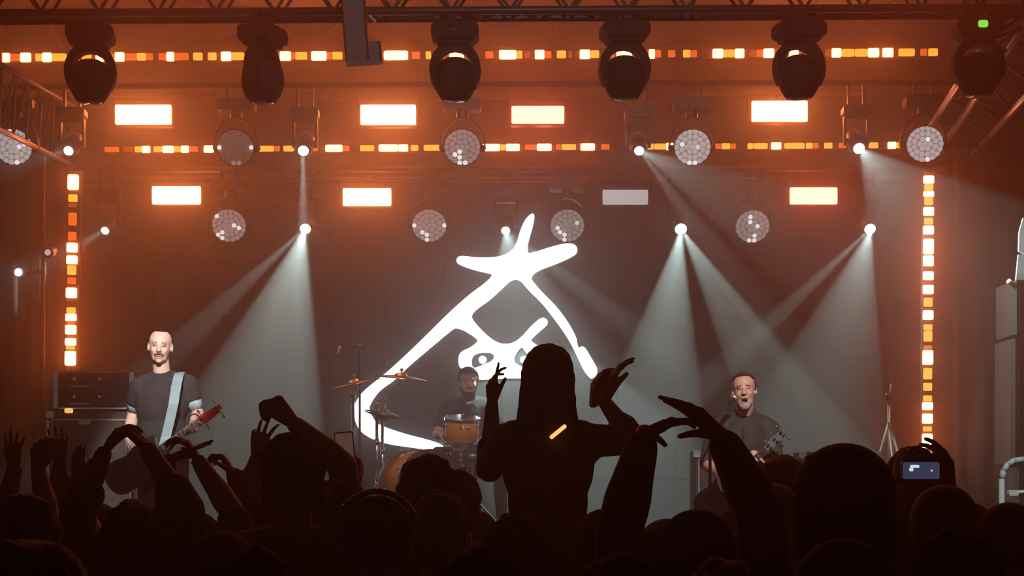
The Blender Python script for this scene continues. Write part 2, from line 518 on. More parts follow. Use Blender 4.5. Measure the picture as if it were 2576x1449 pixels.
# side trusses running front to back
def chords(label, ends, m, r=0.03, m2=None):
    root = thing('side_truss', label, 'truss', ends[0][0])
    for i_, (a, b) in enumerate(ends): MB().tube(a, b, r, n=12).build('chord', (m2 or m) if i_ else m, root, True)
    for i in range(0, len(ends) - 1):
        (a, b), (c, d) = ends[i], ends[i + 1]
        for k in range(9):
            t, t2 = k / 9, (k + 0.5) / 9
            MB().tube(a.lerp(b, t), c.lerp(d, t2), 0.011, n=6).build('brace', TRUSS, root, True)
            MB().tube(c.lerp(d, t2), a.lerp(b, t + 1 / 9), 0.011, n=6).build('brace', TRUSS, root, True)


chords('orange lit diagonal truss rising front to back in the upper right corner',
       [(at(2310, 365, 16.3), at(2510, 60, 12.25)), (at(2338, 418, 16.3), at(2640, -25, 12.25)), (at(2432, 407, 16.3), at(2690, 120, 12.6))], ALU, 0.026)
chords('orange lit diagonal truss above the left side curtain',
       [(at(186, 419, 16.3), at(-120, 265, 13.2)), (at(204, 280, 16.3), at(-90, 110, 13.2))], ALU, 0.022, TRUSS)

# square post hanging from the truss
c0, c1 = at(878, -70, 11.85), at(892, 158, 11.85)
root = thing('hanging_post', 'dark square post hanging down from the truss between the lamps', 'post', c0)
a, b = at(846, -70, 11.85), at(889, 158, 11.85)
k = MB(); R = Matrix.Rotation(math.radians(-5.0), 3, 'Y')
k.box((a + b) / 2 + Vector((.06, 0, 0)), (0.145, 0.145, (b - a).length), Matrix.Rotation(math.radians(-4.5), 3, 'Y'), ch=.01); k.build('post', TRUSS, root)
k = MB(); k.box(at(940, 134, 11.9), (0.10, 0.12, 0.12), R, ch=.012); k.tube(at(910, 134, 11.9), at(935, 134, 11.9), .03); k.build('sleeve_block', TRUSS, root)
k = MB(); k.tube(at(928, 40, 11.85), at(944, 54, 11.85), .012); k.build('pin', ALU, root)

# ------------------------------------------------------------ moving heads on the front truss (unlit)
GLASS = mat('dark_lens', (0.02, 0.018, 0.018), 0.08, spec=0.8)
HEADP = mat('lamp_plastic', (0.008, 0.006, 0.006), 0.7, spec=0.2)


def moving_head(label, p, yaw, group='dark moving heads hung from the front truss'):
    """built around the origin hanging point, then placed"""
    root = thing('moving_head_lamp', label, 'stage light', (0, 0, 0), group)
    for s in (-1, 1):
        k = MB(); k.box((s * .072, 0, -.012), (.03, .05, .07)); k.tube((s * .072, -.03, 0.0), (s * .072, .03, 0.0), .034, n=12)
        k.build('clamp', HEADP, root)
    k = MB(); k.rbox((0, 0, -.11), (.30, .2, .10), .035); k.rbox((0, 0, -.16), (.24, .16, .05), .02); k.build('base', HEADP, root)
    MB().box((0, -.1005, -.11), (.05, .004, .02)).build('display', GLASS, root)
    k = MB()                                           # arched yoke
    o_, i_ = [], []
    for t in range(15):
        a = math.radians(-38 + t * 256 / 14)
        o_.append((.163 * math.cos(a), -.345 + .185 * math.sin(a)))
        i_.append((.118 * math.cos(a) * .97, -.345 + .125 * math.sin(a)))
    vs = [(x, -.05, z) for x, z in o_] + [(x, -.05, z) for x, z in i_] + [(x, .05, z) for x, z in o_] + [(x, .05, z) for x, z in i_]
    n = 15; fs = []
    for t in range(n - 1):
        fs += [(t, t + 1, n + t + 1, n + t), (2 * n + t, 3 * n + t, 3 * n + t + 1, 2 * n + t + 1), (t, 2 * n + t, 2 * n + t + 1, t + 1), (n + t, n + t + 1, 3 * n + t + 1, 3 * n + t)]
    fs += [(0, n, 3 * n, 2 * n), (n - 1, 3 * n - 1, 4 * n - 1, 2 * n - 1)]
    k.add(vs, fs); k.build('yoke', HEADP, root)
    k = MB()
    k.lathe([(0.0, .128), (.055, .120), (.10, .095), (.128, .055), (.136, .0), (.134, -.04), (.118, -.09), (.092, -.132), (.08, -.145)], (0, 0, -.39), n=28)
    k.build('head', HEADP, root, True)
    MB().lathe([(.08, -.143), (.05, -.153), (0.0, -.156)], (0, 0, -.39), n=24).build('lens', GLASS, root, True)
    root.location = p; root.rotation_euler = (0, 0, yaw)
    return root


def place_head(x, y, yaw, label):
    p = at(x, y, 12.06)
    return dup(mh, p, (0, 0, yaw), label)


mh = moving_head('leftmost of the hanging moving heads in front of the truss strip', at(228, 45, 12.1), 0.12)
mh2 = place_head(661, 45, 1.2, 'moving head turned sideways and looking narrower than the others')
place_head(1145, 40, 0.0, 'moving head hanging just past the square post toward the middle')
place_head(1571, 36, 0.1, 'moving head hanging above the dull grey flood panel')
place_head(2010, 34, 0.2, 'moving head hanging above the upper right flood panel')
m6 = place_head(2460, 28, 0.0, 'moving head at the far end with a green display light on its base')
GREEN = mat('green_display', (0.1, 0.3, 0.05), 0.4, emit=(0.25, 0.95, 0.08), power=0.9)
k = MB(); q = at(2463, 70, 12.06); k.rbox(q + Vector((0, -.104, 0)), (.062, .008, .045), .015); k.build('green_display', GREEN, m6)

# ------------------------------------------------------------ round wash lamps with honeycomb lenses
def lens_mat(name, v, tint=(1.0, 0.93, 0.93)):
    m = mat(name, (0.35, 0.33, 0.33), 0.2, emit=tuple(v * c for c in tint), power=1.0)
    m.cycles.emission_sampling = 'NONE'; return m


LENS = {'b': lens_mat('lens_bright', 0.42), 'm': lens_mat('lens_mid', 0.20, (1.0, .86, .84)), 'd': lens_mat('lens_dim', 0.035, (1, .8, .75)), 'x': lens_mat('lens_white', .95, (1, 1, 1)), 'g': lens_mat('lens_green_white', .8, (.8, 1, .7))}
lens_mesh = {}
for k_, m_ in LENS.items():
    o = MB().lathe([(.0195, 0), (.0185, .006), (.011, .013), (0, .015)], n=8).build('lens', m_, smooth=True); lens_mesh[k_] = o.data; bpy.data.objects.remove(o)
RIMS = {k_: lens_mat('lens_plate_' + k_, v) for k_, v in (('b', .20), ('m', .09), ('d', .03))}


def wash(label, x, y, Y, lvl, tilt, group, hotset=(), yaw=0.0, up=0.38):
    """face centre at the pixel; local -Y is the light direction before tilting"""
    p = at(x, y, Y)
    root = thing('wash_lamp', label, 'stage light', p, group)
    R = Euler((math.radians(tilt), 0, yaw)).to_matrix()      # + tilt points the face downwards
    k = MB(); Q = R @ Matrix.Rotation(PI / 2, 3, 'X')
    k.lathe([(.02, -.15), (.09, -.13), (.135, -.06), (.150, -.01), (.150, .012), (.144, .012), (.144, -.002)], p, Q, 28); k.build('head', BLACK, root, True)
    k = MB(); k.lathe([(.143, -.003), (.143, .001), (0, .001)], p, Q, 24); k.build('lens_plate', RIMS[lvl], root)
    pts = [(0, 0)]
    for ring, cnt in ((1, 6), (2, 12), (3, 18)):
        for j in range(cnt):
            a = 2 * PI * j / cnt + (0.26 if ring == 2 else 0); pts.append((ring * .0425 * math.cos(a), ring * .0425 * math.sin(a)))
    for j, (u, v) in enumerate(pts):
        kk = hotset[j] if j in hotset and isinstance(hotset, dict) else lvl
        o = link('lens', lens_mesh[kk], Q @ Vector((u, v, .001)), root); o.rotation_euler = Q.to_euler()
    k = MB(); c = p + Vector((0, .07, 0))
    arc = [c + Vector((.180 * math.cos(a), 0, .245 * math.sin(a))) for a in [math.radians(t) for t in range(0, 181, 15)]]
    for a_, b_ in zip(arc, arc[1:]): k.box((a_ + b_) / 2, ((b_ - a_).length * 1.1, .06, .014), Matrix.Rotation(-math.atan2((b_ - a_).z, (b_ - a_).x), 3, 'Y'))
    k.tube(c + Vector((-.18, 0, 0)), c + Vector((-.12, 0, 0)), .03); k.tube(c + Vector((.12, 0, 0)), c + Vector((.18, 0, 0)), .03)
    k.build('yoke', BLACK, root)
    k = MB(); top = up
    k.rbox(c + Vector((0, 0, .345)), (.30, .17, .09), .02); k.tube(c + Vector((0, 0, .24)), c + Vector((0, 0, .31)), .05); k.build('base', BLACK, root)
    for s in (-.07, .07):
        k = MB(); k.box(c + Vector((s, 0, (.385 + top) / 2)), (.02, .04, top - .375)); k.tube(c + Vector((s - .012, 0, top)), c + Vector((s + .012, 0, top)), .034)
        k.build('clamp', BLACK, root)
    return root


U = 'honeycomb wash lamps of the upper row'
LW = 'honeycomb wash lamps of the lower row'
hot = {5: 'x', 13: 'x', 27: 'x', 31: 'x', 34: 'x', 22: 'x'}
wash('bright honeycomb wash lamp cut by the edge above the left curtain', 34, 369, 15.13, 'b', 24, U, {1: 'x', 7: 'x', 24: 'x', 33: 'x'}, 0.15, .48)
wash('unlit brownish honeycomb wash lamp of the upper row', 592, 371, 15.13, 'd', 24, U, {19: 'x', 28: 'x', 32: 'm', 33: 'm'}, 0, .48)
wash('dim honeycomb wash lamp with four glints in the middle of the upper row', 1163, 370, 15.13, 'm', 24, U, {5: 'x', 14: 'x', 15: 'x', 32: 'x', 33: 'x'}, 0, .48)
wash('bright honeycomb wash lamp next to the reddish end of the amber strip', 1742, 370, 15.13, 'b', 24, U, {1: 'g', 12: 'x', 33: 'x', 32: 'x'}, -.05, .48)
wash('bright honeycomb wash lamp touching the diagonal truss', 2327, 362, 15.13, 'b', 24, U, {2: 'x', 33: 'x'}, -.15, .48)
wash('lower honeycomb wash lamp above and beside the bass player', 576, 567, 16.13, 'm', 26, LW, {30: 'x', 18: 'x', 26: 'x', 14: 'x', 31: 'x', 1: 'x'}, 0, .45)
wash('lower honeycomb wash lamp left of the glowing star figure', 1080, 567, 16.13, 'm', 26, LW, {14: 'x', 15: 'x', 19: 'x', 28: 'x', 32: 'x'}, 0, .45)
wash('lower honeycomb wash lamp touching the tip of the star figure', 1427, 567, 16.13, 'm', 26, LW, {13: 'x', 7: 'g', 14: 'x', 15: 'x', 32: 'x'}, 0, .45)
wash('lower honeycomb wash lamp farthest toward the singer', 1893, 569, 16.13, 'm', 26, LW, {10: 'x', 16: 'x', 32: 'x', 33: 'x', 3: 'x', 1: 'x'}, 0, .45)

# ------------------------------------------------------------ small beam lamps
BEAMGLASS = mat('beam_lens', (0.8, 0.9, 0.9), 0.2, emit=(0.86, 1.0, 1.0), power=9.0)
DIMGLASS = mat('faint_beam_lens', (0.8, 0.8, 0.8), 0.2, emit=(0.9, 0.95, 1.0), power=0.45)
DIMGLASS.cycles.emission_sampling = 'NONE'


def beam_lamp(label, x, y, Y, r_px, group, up, lit=True, aim=0.0):
    p = at(x, y, Y)
    root = thing('beam_lamp', label, 'stage light', p, group)
    d = Vector((math.sin(aim) * .5, -.75, -.45)).normalized(); q = d.to_track_quat('Z', 'Y').to_matrix()
    r = r_px * Y / F
    k = MB(); k.lathe([(0.02, -.30), (.06, -.28), (.075, -.22), (.075, -.08), (.062, -.02), (.06, .0), (r + .004, .0), (r + .004, -.012)], p, q, 20); k.build('barrel', BLACK, root, True)
    k = MB(); k.lathe([(r + .003, -.006), (r * .8, .004), (0, .010)], p, q, 20); k.build('lens', BEAMGLASS if lit else DIMGLASS, root, True)
    c = p - d * .15
    k = MB()
    for s in (-1, 1):
        k.box(c + Vector((s * .092, 0, .085)), (.02, .06, .20)); k.tube(c + Vector((s * .07, 0, 0)), c + Vector((s * .10, 0, 0)), .03)
    k.box(c + Vector((0, 0, .19)), (.20, .08, .02)); k.build('yoke', BLACK, root)
    k = MB(); k.rbox(c + Vector((0, 0, .245)), (.22, .14, .08), .02); k.build('base', BLACK, root)
    zt = up - (c.z - p.z)
    for s in (-.06, .06): k = MB(); k.box(c + Vector((s, 0, (.28 + zt) / 2)), (.02, .04, max(.03, zt - .27))); k.tube(c + Vector((s - .012, 0, zt)), c + Vector((s + .012, 0, zt)), .034); k.build('clamp', BLACK, root)
    return root


GB = 'small white beam lamps'
uy = lambda y, Y, py: (y - py) * Y / F                     # height of the pipe over the lens
for lb, x, y, r in (('small oval beam lamp just above the left upright led strip', 172, 380, 11), ('small beam lamp of the upper row with a narrow drop of light', 763, 380, 12.5),
                    ('small beam lamp at the broken end of the lower amber strip', 1608, 380, 11), ('small beam lamp throwing a broad fan toward the upper right corner', 2161, 374, 13)):
    beam_lamp(lb, x, y, 15.08, r, GB, uy(y, 15.2, 212))
for lb, x, y, r in (('tiny beam lamp right of the left upright led strip', 264, 581, 9), ('beam lamp throwing a wide fan behind the bass player', 768, 576, 12.5),
                    ('beam lamp half behind the tip of the star figure', 1272, 581, 10), ('beam lamp whose split fan crosses above the singer', 1713, 577, 14), ('beam lamp left of the right upright led strip', 2189, 577, 13)):
    beam_lamp(lb, x, y, 16.08, r, GB, uy(y, 16.2, 426))

# side lamps left on a pole
root = thing('lamp_pole', 'slim upright pole with two side lamps before the left curtain', 'light stand', at(100, 1300, 15.3))
MB().tube(at(108, 395, 15.3), Vector((at(108, 0, 15.3).x, 15.3, 1.2)), .018).build('pole', TRUSS, root, True)
k = MB(); b0 = Vector((at(108, 0, 15.3).x, 15.3, 1.2))
for a in range(3): MB().tube(b0 + Vector((0, 0, .35)), b0 + Vector((.3 * math.cos(a * 2.1), .3 * math.sin(a * 2.1), 0.01)), .012).build('leg', ALU, root)
for x, y, r, m in ((46, 685, 10, BEAMGLASS), (120, 635, 8, DIMGLASS)):
    k = MB(); p = at(x, y, 15.2); k.tube(p + Vector((0, .02, 0)), p + Vector((0, .16, .03)), .045); k.tube(p + Vector((0, .1, 0)), at(108, y, 15.3), .012); h = k.build('side_lamp', BLACK, root)
    MB().lathe([(r * 15.2 / F, 0), (0, .01)], p, Matrix.Rotation(PI / 2, 3, 'X'), 14).build('lens', m, h)

# ------------------------------------------------------------ riser and led wall with the glowing figure
SY = 16.95
root = thing('led_wall', 'dark led wall showing a glowing white line figure with a star on top', 'screen', (0, SY, 1.2))
PAN = mat('led_panel_black', (0.028, 0.026, 0.027), 0.6, noise=0.15, nscale=60)
a, b = at(390, 1345, SY), at(2135, 515, SY)
k = MB(); k.box(((a.x + b.x) / 2, SY + .12, (1.2 + b.z) / 2), (b.x - a.x, .08, b.z - 1.2)); k.build('frame', BLACK, root)
nx, nz = 12, 6
pw, ph = (b.x - a.x) / nx, (b.z - a.z) / nz
pm = MB().box((0, 0, 0), (pw - .004, .07, ph - .004)).build('screen_panel', PAN); pd = pm.data; bpy.data.objects.remove(pm)
for i in range(nx):
    for j in range(nz):
        link('screen_panel', pd, Vector((a.x + pw * (i + .5), SY + .045, a.z + ph * (j + .5))) - Vector((0, SY, 1.2)), root)

OUT = [(1339, 537), (1343, 543), (1342, 556), (1336, 580), (1330, 600), (1325, 620), (1326, 633), (1330, 639), (1338, 637), (1355, 633), (1385, 623), (1420, 614), (1437, 614), (1447, 618), (1451, 627), (1450, 636), (1441, 643), (1420, 654), (1390, 666), (1363, 676), (1347, 684), (1338, 692), (1335, 703), (1342, 712), (1360, 734), (1391, 764), (1411, 788), (1430, 815), (1441, 835), (1449, 852), (1451, 868), (1455, 878), (1460, 874), (1467, 873), (1474, 880), (1481, 893), (1494, 915), (1502, 930), (1499, 943), (1490, 951), (1485, 950), (1470, 932), (1449, 886), (1431, 852), (1413, 825), (1387, 790), (1363, 760), (1340, 738), (1323, 720), (1314, 708), (1303, 702), (1292, 702), (1280, 708), (1256, 731), (1230, 755), (1205, 772), (1190, 785), (1184, 797), (1190, 808), (1205, 826), (1222, 843), (1240, 857), (1258, 866), (1278, 867), (1294, 863), (1312, 850), (1333, 826), (1352, 808), (1362, 801), (1372, 802), (1377, 809), (1375, 817), (1360, 830), (1344, 844), (1336, 852), (1335, 860), (1345, 866), (1362, 880), (1375, 892), (1381, 907), (1380, 922), (1370, 930), (1352, 933), (1345, 945), (1330, 950), (1262, 950), (1205, 955), (1196, 946), (1190, 931), (1172, 927), (1158, 925), (1154, 910), (1156, 893), (1164, 884), (1182, 877), (1196, 867), (1204, 858), (1200, 851), (1188, 842), (1168, 830), (1150, 824), (1142, 825), (1130, 834), (1075, 880), (1021, 926), (993, 955), (954, 981), (936, 1006), (926, 1026), (931, 1040), (942, 1062), (962, 1074), (997, 1086), (1030, 1096), (1070, 1106), (1107, 1117), (1117, 1128), (1122, 1143), (1116, 1152), (1108, 1150), (1096, 1141), (1064, 1128), (1018, 1122), (983, 1117), (950, 1108), (925, 1097), (905, 1081), (894, 1056), (890, 1035), (894, 1016), (910, 990), (942, 963), (978, 935), (1047, 871), (1133, 785), (1183, 741), (1222, 713), (1238, 697), (1239, 689), (1230, 686), (1200, 680), (1169, 670), (1154, 663), (1149, 656), (1153, 647), (1165, 645), (1200, 650), (1248, 649), (1275, 641), (1292, 628), (1302, 610), (1308, 588), (1315, 568), (1325, 550)]
EYE1 = [(1185, 912), (1186, 900), (1193, 891), (1204, 887), (1222, 885), (1238, 887), (1244, 893), (1244, 903), (1236, 911), (1220, 917), (1205, 924), (1192, 928), (1186, 922)]
EYE2 = [(1291, 905), (1296, 890), (1305, 878), (1314, 870), (1320, 880), (1328, 890), (1345, 892), (1350, 905), (1345, 918), (1325, 926), (1305, 922), (1294, 914)]
circ = lambda x, y, r: [(x + r * math.cos(t * PI / 6), y + r * math.sin(t * PI / 6)) for t in range(12)]


def flat_curve(name, loops, Y, m, parent, thick=0.006):
    cu = bpy.data.curves.new(name, 'CURVE'); cu.dimensions = '2D'; cu.fill_mode = 'BOTH'; cu.extrude = thick; cu.offset = 0.006
    for lp in loops:
        s = cu.splines.new('POLY'); s.points.add(len(lp) - 1); s.use_cyclic_u = True
        for i, (x, y) in enumerate(lp):
            v = at(x, y, Y); s.points[i].co = (v.x, v.z, 0, 1)
    o = bpy.data.objects.new(name, cu); C.objects.link(o)
    dg = bpy.context.evaluated_depsgraph_get(); me = bpy.data.meshes.new_from_object(o.evaluated_get(dg))
    bpy.data.objects.remove(o)
    me.transform(Matrix.Rotation(PI / 2, 4, 'X')); me.transform(Matrix.Translation(Vector((0, Y, 0)) - parent.location))
    me.materials.clear(); me.materials.append(m); me.name = name
    o = bpy.data.objects.new(name, me); C.objects.link(o); o.parent = parent
    return o


def smooth_loop(lp, it=2):
    for _ in range(it):
        n = []
        for (x0, y0), (x1, y1) in zip(lp, lp[1:] + lp[:1]):
            n += [(x0 * .75 + x1 * .25, y0 * .75 + y1 * .25), (x0 * .25 + x1 * .75, y0 * .25 + y1 * .75)]
        lp = n
    return lp


LOGO = mat('screen_white', (0.9, 0.95, 1.0), 0.4, emit=(0.93, 0.97, 1.0), power=2.6)
lg = flat_curve('glowing_figure', [smooth_loop(OUT), smooth_loop(EYE1), smooth_loop(EYE2), circ(1214, 905, 8.5), circ(1318, 905, 8)], SY - 0.003, LOGO, root)
lg['label'] = 'white glowing line figure with star, eyes and long bent legs'

riser = tag(MB().box((at(1120, 0, 16).x, 15.75, 1.39), (2.6, 2.2, .38)).build('drum_riser', MATTE), 'low black platform under the drum kit', 'platform')

# ------------------------------------------------------------ bodies
def remesh(mb, name, vox, smooth=4, dec=None):
    o = mb.build(name, None)
    o.data.materials.clear()
    m = o.modifiers.new('r', 'REMESH'); m.mode = 'VOXEL'; m.voxel_size = vox; m.use_smooth_shade = True
    if smooth:
        s = o.modifiers.new('s', 'SMOOTH'); s.iterations = smooth; s.factor = 0.5
    if dec:
        d = o.modifiers.new('d', 'DECIMATE'); d.ratio = dec
    dg = bpy.context.evaluated_depsgraph_get()
    me = bpy.data.meshes.new_from_object(o.evaluated_get(dg))
    bpy.data.objects.remove(o)
    return me


def place_mesh(name, meshes, mats, parent):
    """join finished meshes (world coordinates) into one object under parent"""
    bm = bmesh.new()
    for i, me in enumerate(meshes):
        n0 = len(bm.faces); bm.from_mesh(me); bm.faces.ensure_lookup_table()
        for f in bm.faces[n0:]: f.material_index = min(i, len(mats) - 1); f.smooth = True
        bpy.data.meshes.remove(me)
    off = Vector((0, 0, 0)); p = parent
    while p is not None: off += p.location; p = p.parent
    bmesh.ops.translate(bm, verts=bm.verts, vec=-off)
    out_ = bpy.data.meshes.new(name); bm.to_mesh(out_); bm.free()
    for m in mats: out_.materials.append(m)
    o = bpy.data.objects.new(name, out_); C.objects.link(o); o.parent = parent
    return o


def fr(yaw=0, pitch=0, roll=0):
    """head frame: local -Y is where the face points; yaw turns it, + pitch looks down, roll tilts"""
    return (Matrix.Rotation(math.radians(yaw), 3, 'Z') @ Matrix.Rotation(math.radians(pitch), 3, 'X') @ Matrix.Rotation(math.radians(roll), 3, 'Y'))


def head_shape(mb, c, R, s=1.0, open_mouth=0.0, face=True):
    c = Vector(c); T = lambda x, y, z: c + R @ Vector((x * s, y * s, z * s))
    mb.ball(T(0, .015, .040), (.079 * s, .094 * s, .082 * s), R, 20, 14)
    mb.ball(T(0, -.020, -.020), (.068 * s, .068 * s, .085 * s), R, 18, 12)
    mb.ball(T(0, -.030, -.075 - open_mouth * .5), (.054 * s, .050 * s, .038 * s), R, 16, 10)
    mb.ball(T(0, -.066, -.098 - open_mouth), (.022 * s, .017 * s, .018 * s), R, 12, 8)
    for e in (-1, 1):
        mb.ball(T(e * .082, .012, -.008), (.009 * s, .020 * s, .032 * s), R, 10, 8)
    if face:
        mb.cap(T(0, -.084, .012), T(0, -.108, -.026), .009 * s, .014 * s)
        mb.cap(T(-.034, -.078, .026), T(.034, -.078, .026), .012 * s, .012 * s)
        for e in (-1, 1):
            mb.ball(T(e * .036, -.062, -.026), (.022 * s, .020 * s, .022 * s), R, 12, 8)
            mb.ball(T(e * .012, -.098, -.030), (.009 * s, .009 * s, .008 * s), R, 8, 6)
        mb.cap(T(-.020, -.083, -.056), T(.020, -.083, -.056), .008 * s, .008 * s)
        mb.cap(T(-.016, -.081, -.071 - open_mouth * 1.3), T(.016, -.081, -.071 - open_mouth * 1.3), .009 * s, .009 * s)


def hand_shape(mb, wrist, d, nrm, side=1, s=1.0, curls=(20, 20, 20, 20), thumb=30, spread=6, tcurl=20):
    """d: where the fingers go, nrm: palm normal (fingers close towards it), side: +1/-1 which side the thumb leaves"""
    d = Vector(d).normalized(); nrm = Vector(nrm); nrm = (nrm - d * nrm.dot(d)).normalized(); x = d.cross(nrm) * side
    W = Vector(wrist)
    P = lambda a, b, c: W + x * (a * s) + d * (b * s) + nrm * (c * s)
    kn = [(.032, .088), (.011, .093), (-.011, .089), (-.031, .080)]
    ln = [(.042, .026, .020), (.046, .030, .022), (.042, .028, .021), (.033, .021, .018)]
    for a, b in kn: mb.cap(P(a * .45, .0, 0), P(a, b, 0), .017 * s, .0125 * s, 8)
    mb.cap(P(-.012, .03, 0), P(-.012, .06, 0), .018 * s, .018 * s, 8); mb.cap(P(.012, .03, 0), P(.012, .06, 0), .018 * s, .018 * s, 8)
    for i, ((a, b), L) in enumerate(zip(kn, ln)):
        sp = math.radians((1.5 - i) * spread); fd = (d * math.cos(sp) + x * math.sin(sp))
        p = P(a, b, 0); tot = 0
        for j, l in enumerate(L):
            tot += math.radians(curls[i]) * (1.0, 1.1, .7)[j] / 1.4
            q = p + (fd * math.cos(tot) + nrm * math.sin(tot)) * (l * s)
            mb.cap(p, q, (.0098 - .001 * j) * s, (.0090 - .001 * j) * s, 8); p = q
    ta = math.radians(thumb); p = P(.022, .018, .004)
    td = (d * math.cos(ta) + x * math.sin(ta) + nrm * .25).normalized()
    for j, l in enumerate((.042, .032, .026)):
        q = p + td * (l * s); mb.cap(p, q, (.0145 - .002 * j) * s, (.0125 - .002 * j) * s, 8); p = q
        td = (td * math.cos(math.radians(tcurl)) + d * math.sin(math.radians(tcurl)) * .6 + nrm * .2).normalized()


def ik(S, W, U, L, hint):
    """elbow point between shoulder S and wrist W"""
    S, W = Vector(S), Vector(W); v = W - S; D = v.length
    k = 1.0
    if D > (U + L) * .995: k = D / ((U + L) * .995)
    U, L = U * k, L * k
    a = (U * U - L * L + D * D) / (2 * D); h = math.sqrt(max(0, U * U - a * a))
    n = v.normalized(); hh = Vector(hint); hh = (hh - n * hh.dot(n))
    hh = hh.normalized() if hh.length > 1e-6 else Vector((0, 0, -1))
    return S + n * a + hh * h


def arm(mb, S, E, W, s=1.0, grow=0.0, upto=1.0, r=(.056, .044, .042, .028)):
    """upper arm and forearm as tapering skins; upto < 1 stops the upper arm early (short sleeve)"""
    S, E = Vector(S), Vector(E)
    mb.cap(S, S.lerp(E, min(1, upto)), (r[0] + grow) * s, (r[0] + (r[1] - r[0]) * min(1, upto) + grow) * s, 12)
    if upto >= 1 and W is not None:
        W = Vector(W); M = E.lerp(W, .3)
        mb.cap(E, M, (r[1] * .98 + grow) * s, (r[2] + .003 + grow) * s, 12)
        mb.cap(M, E.lerp(W, 1 if upto >= 2 or grow == 0 else upto - 1), (r[2] + .003 + grow) * s, (r[3] + grow) * s, 12)


def torso(mb, hip, neck, shl, shr, s=1.0, g=0.0, belly=0.0, dep=1.0):
    """pelvis to neck base"""
    hip, neck, shl, shr = map(Vector, (hip, neck, shl, shr)); up = (neck - hip).normalized(); ac = (shr - shl).normalized()
    L = (neck - hip).length; f = ac.cross(up)
    R = Matrix((ac, f, up)).transposed()
    mb.ball(hip + up * .04, (.165 * s + g, .115 * s * dep + g, .13 * s + g), R, 20, 12)
    mb.ball(hip + up * L * .38, (.145 * s + g, (.10 + belly) * s * dep + g, .17 * s + g), R, 20, 12)
    mb.ball(hip + up * L * .68, (.170 * s + g, .118 * s * dep + g, .19 * s + g), R, 20, 12)
    m = (shl + shr) / 2
    mb.cap(shl.lerp(m, .12) - up * .01, shr.lerp(m, .12) - up * .01, .066 * s + g, .066 * s + g, 14)
    mb.cap(shl.lerp(neck, .25) + up * .005, neck - up * .02, .052 * s + g, .060 * s + g, 12)
    mb.cap(shr.lerp(neck, .25) + up * .005, neck - up * .02, .052 * s + g, .060 * s + g, 12)
    return R


def legs(mb, hip, ac, feet, s=1.0, g=0.0, knees=None):
    ac = Vector(ac).normalized()
    for i, e in enumerate((-1, 1)):
        H = Vector(hip) + ac * (e * .09 * s); Fo = Vector(feet[i])
        K = Vector(knees[i]) if knees else H.lerp(Fo + Vector((0, 0, .08)), .5) + Vector((0, -.01, 0))
        A = Fo + Vector((0, 0, .08))
        mb.cap(H, K, .085 * s + g, .055 * s + g, 14); mb.cap(K, K.lerp(A, .35), .054 * s + g, .053 * s + g, 12)
        mb.cap(K.lerp(A, .35), A, .053 * s + g, .036 * s + g, 12)


def shoes(mb, feet, dirv):
    for Fo in feet:
        Fo = Vector(Fo); mb.cap(Fo + Vector((0, 0, .045)), Fo + Vector(dirv) * .17 + Vector((0, 0, .035)), .043, .034, 12)


def hair_cap(c, R, s, m, parent, keep, g=1.07, name='hair', extra=None, vox=.010, dz=0.0):
    """hair as a shell over the skull; keep(x, y, z) in head units says where hair grows"""
    b = MB(); c = Vector(c)
    n, k = 28, 20
    vs, fs = [], []
    q = MB(); q.ball((0, 0, 0), (1, 1, 1), None, n, k)
    keepf = []
    for f in q.f:
        mx = sum((Vector(q.v[i]) for i in f), Vector()) / len(f)
        x, y, z = mx.x * .083 * g, .015 + mx.y * .098 * g, .040 + mx.z * .088 * g
        if keep(x, y, z): keepf.append(f)
    for v in q.v: vs.append(c + R @ (Vector((v[0] * .083 * g, .015 + v[1] * .098 * g, .040 + dz + v[2] * .088 * g)) * s))
    used = sorted({i for f in keepf for i in f}); mp = {i: j for j, i in enumerate(used)}
    b.add([vs[i] for i in used], [tuple(mp[i] for i in f) for f in keepf])
    if extra: extra(b)
    o = b.build(name, m, parent, True)
    sm = o.modifiers.new('thick', 'SOLIDIFY'); sm.thickness = .012 * s; sm.offset = -1
    return o


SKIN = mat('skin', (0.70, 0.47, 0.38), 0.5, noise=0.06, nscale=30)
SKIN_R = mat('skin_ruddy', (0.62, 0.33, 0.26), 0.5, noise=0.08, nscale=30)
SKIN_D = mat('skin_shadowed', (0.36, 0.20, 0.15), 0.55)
LIP = mat('lips', (0.42, 0.16, 0.13), 0.5)
MOUTH = mat('mouth_inside', (0.018, 0.004, 0.004), 0.9, spec=.1)
TEE = mat('charcoal_tee', (0.023, 0.023, 0.026), 0.9, noise=0.25, nscale=9, bump=0.15)
SHIRT = mat('black_shirt', (0.025, 0.027, 0.027), 0.8, noise=0.25, nscale=9, bump=0.15)
JEANS = mat('dark_jeans', (0.016, 0.017, 0.022), 0.9)
SHOE = mat('shoe_leather', (0.02, 0.018, 0.016), 0.5)
HAIR_D = mat('dark_hair', (0.018, 0.012, 0.010), 0.85, spec=0.15, noise=0.3, nscale=60, bump=0.4)
HAIR_B = mat('brown_hair', (0.07, 0.026, 0.015), 0.85, spec=0.2, noise=0.3, nscale=60, bump=0.4)
HAIR_G = mat('grey_beard', (0.34, 0.29, 0.27), 0.8, noise=0.3, nscale=80, bump=0.4)
HAIR_M = mat('auburn_moustache', (0.26, 0.10, 0.06), 0.7, noise=0.3, nscale=80)
INK = mat('grey_blue_ink', (0.24, 0.31, 0.35), 0.6, noise=0.35, nscale=40)
STRAP = mat('slate_strap', (0.22, 0.31, 0.33), 0.7, noise=0.1, nscale=20)


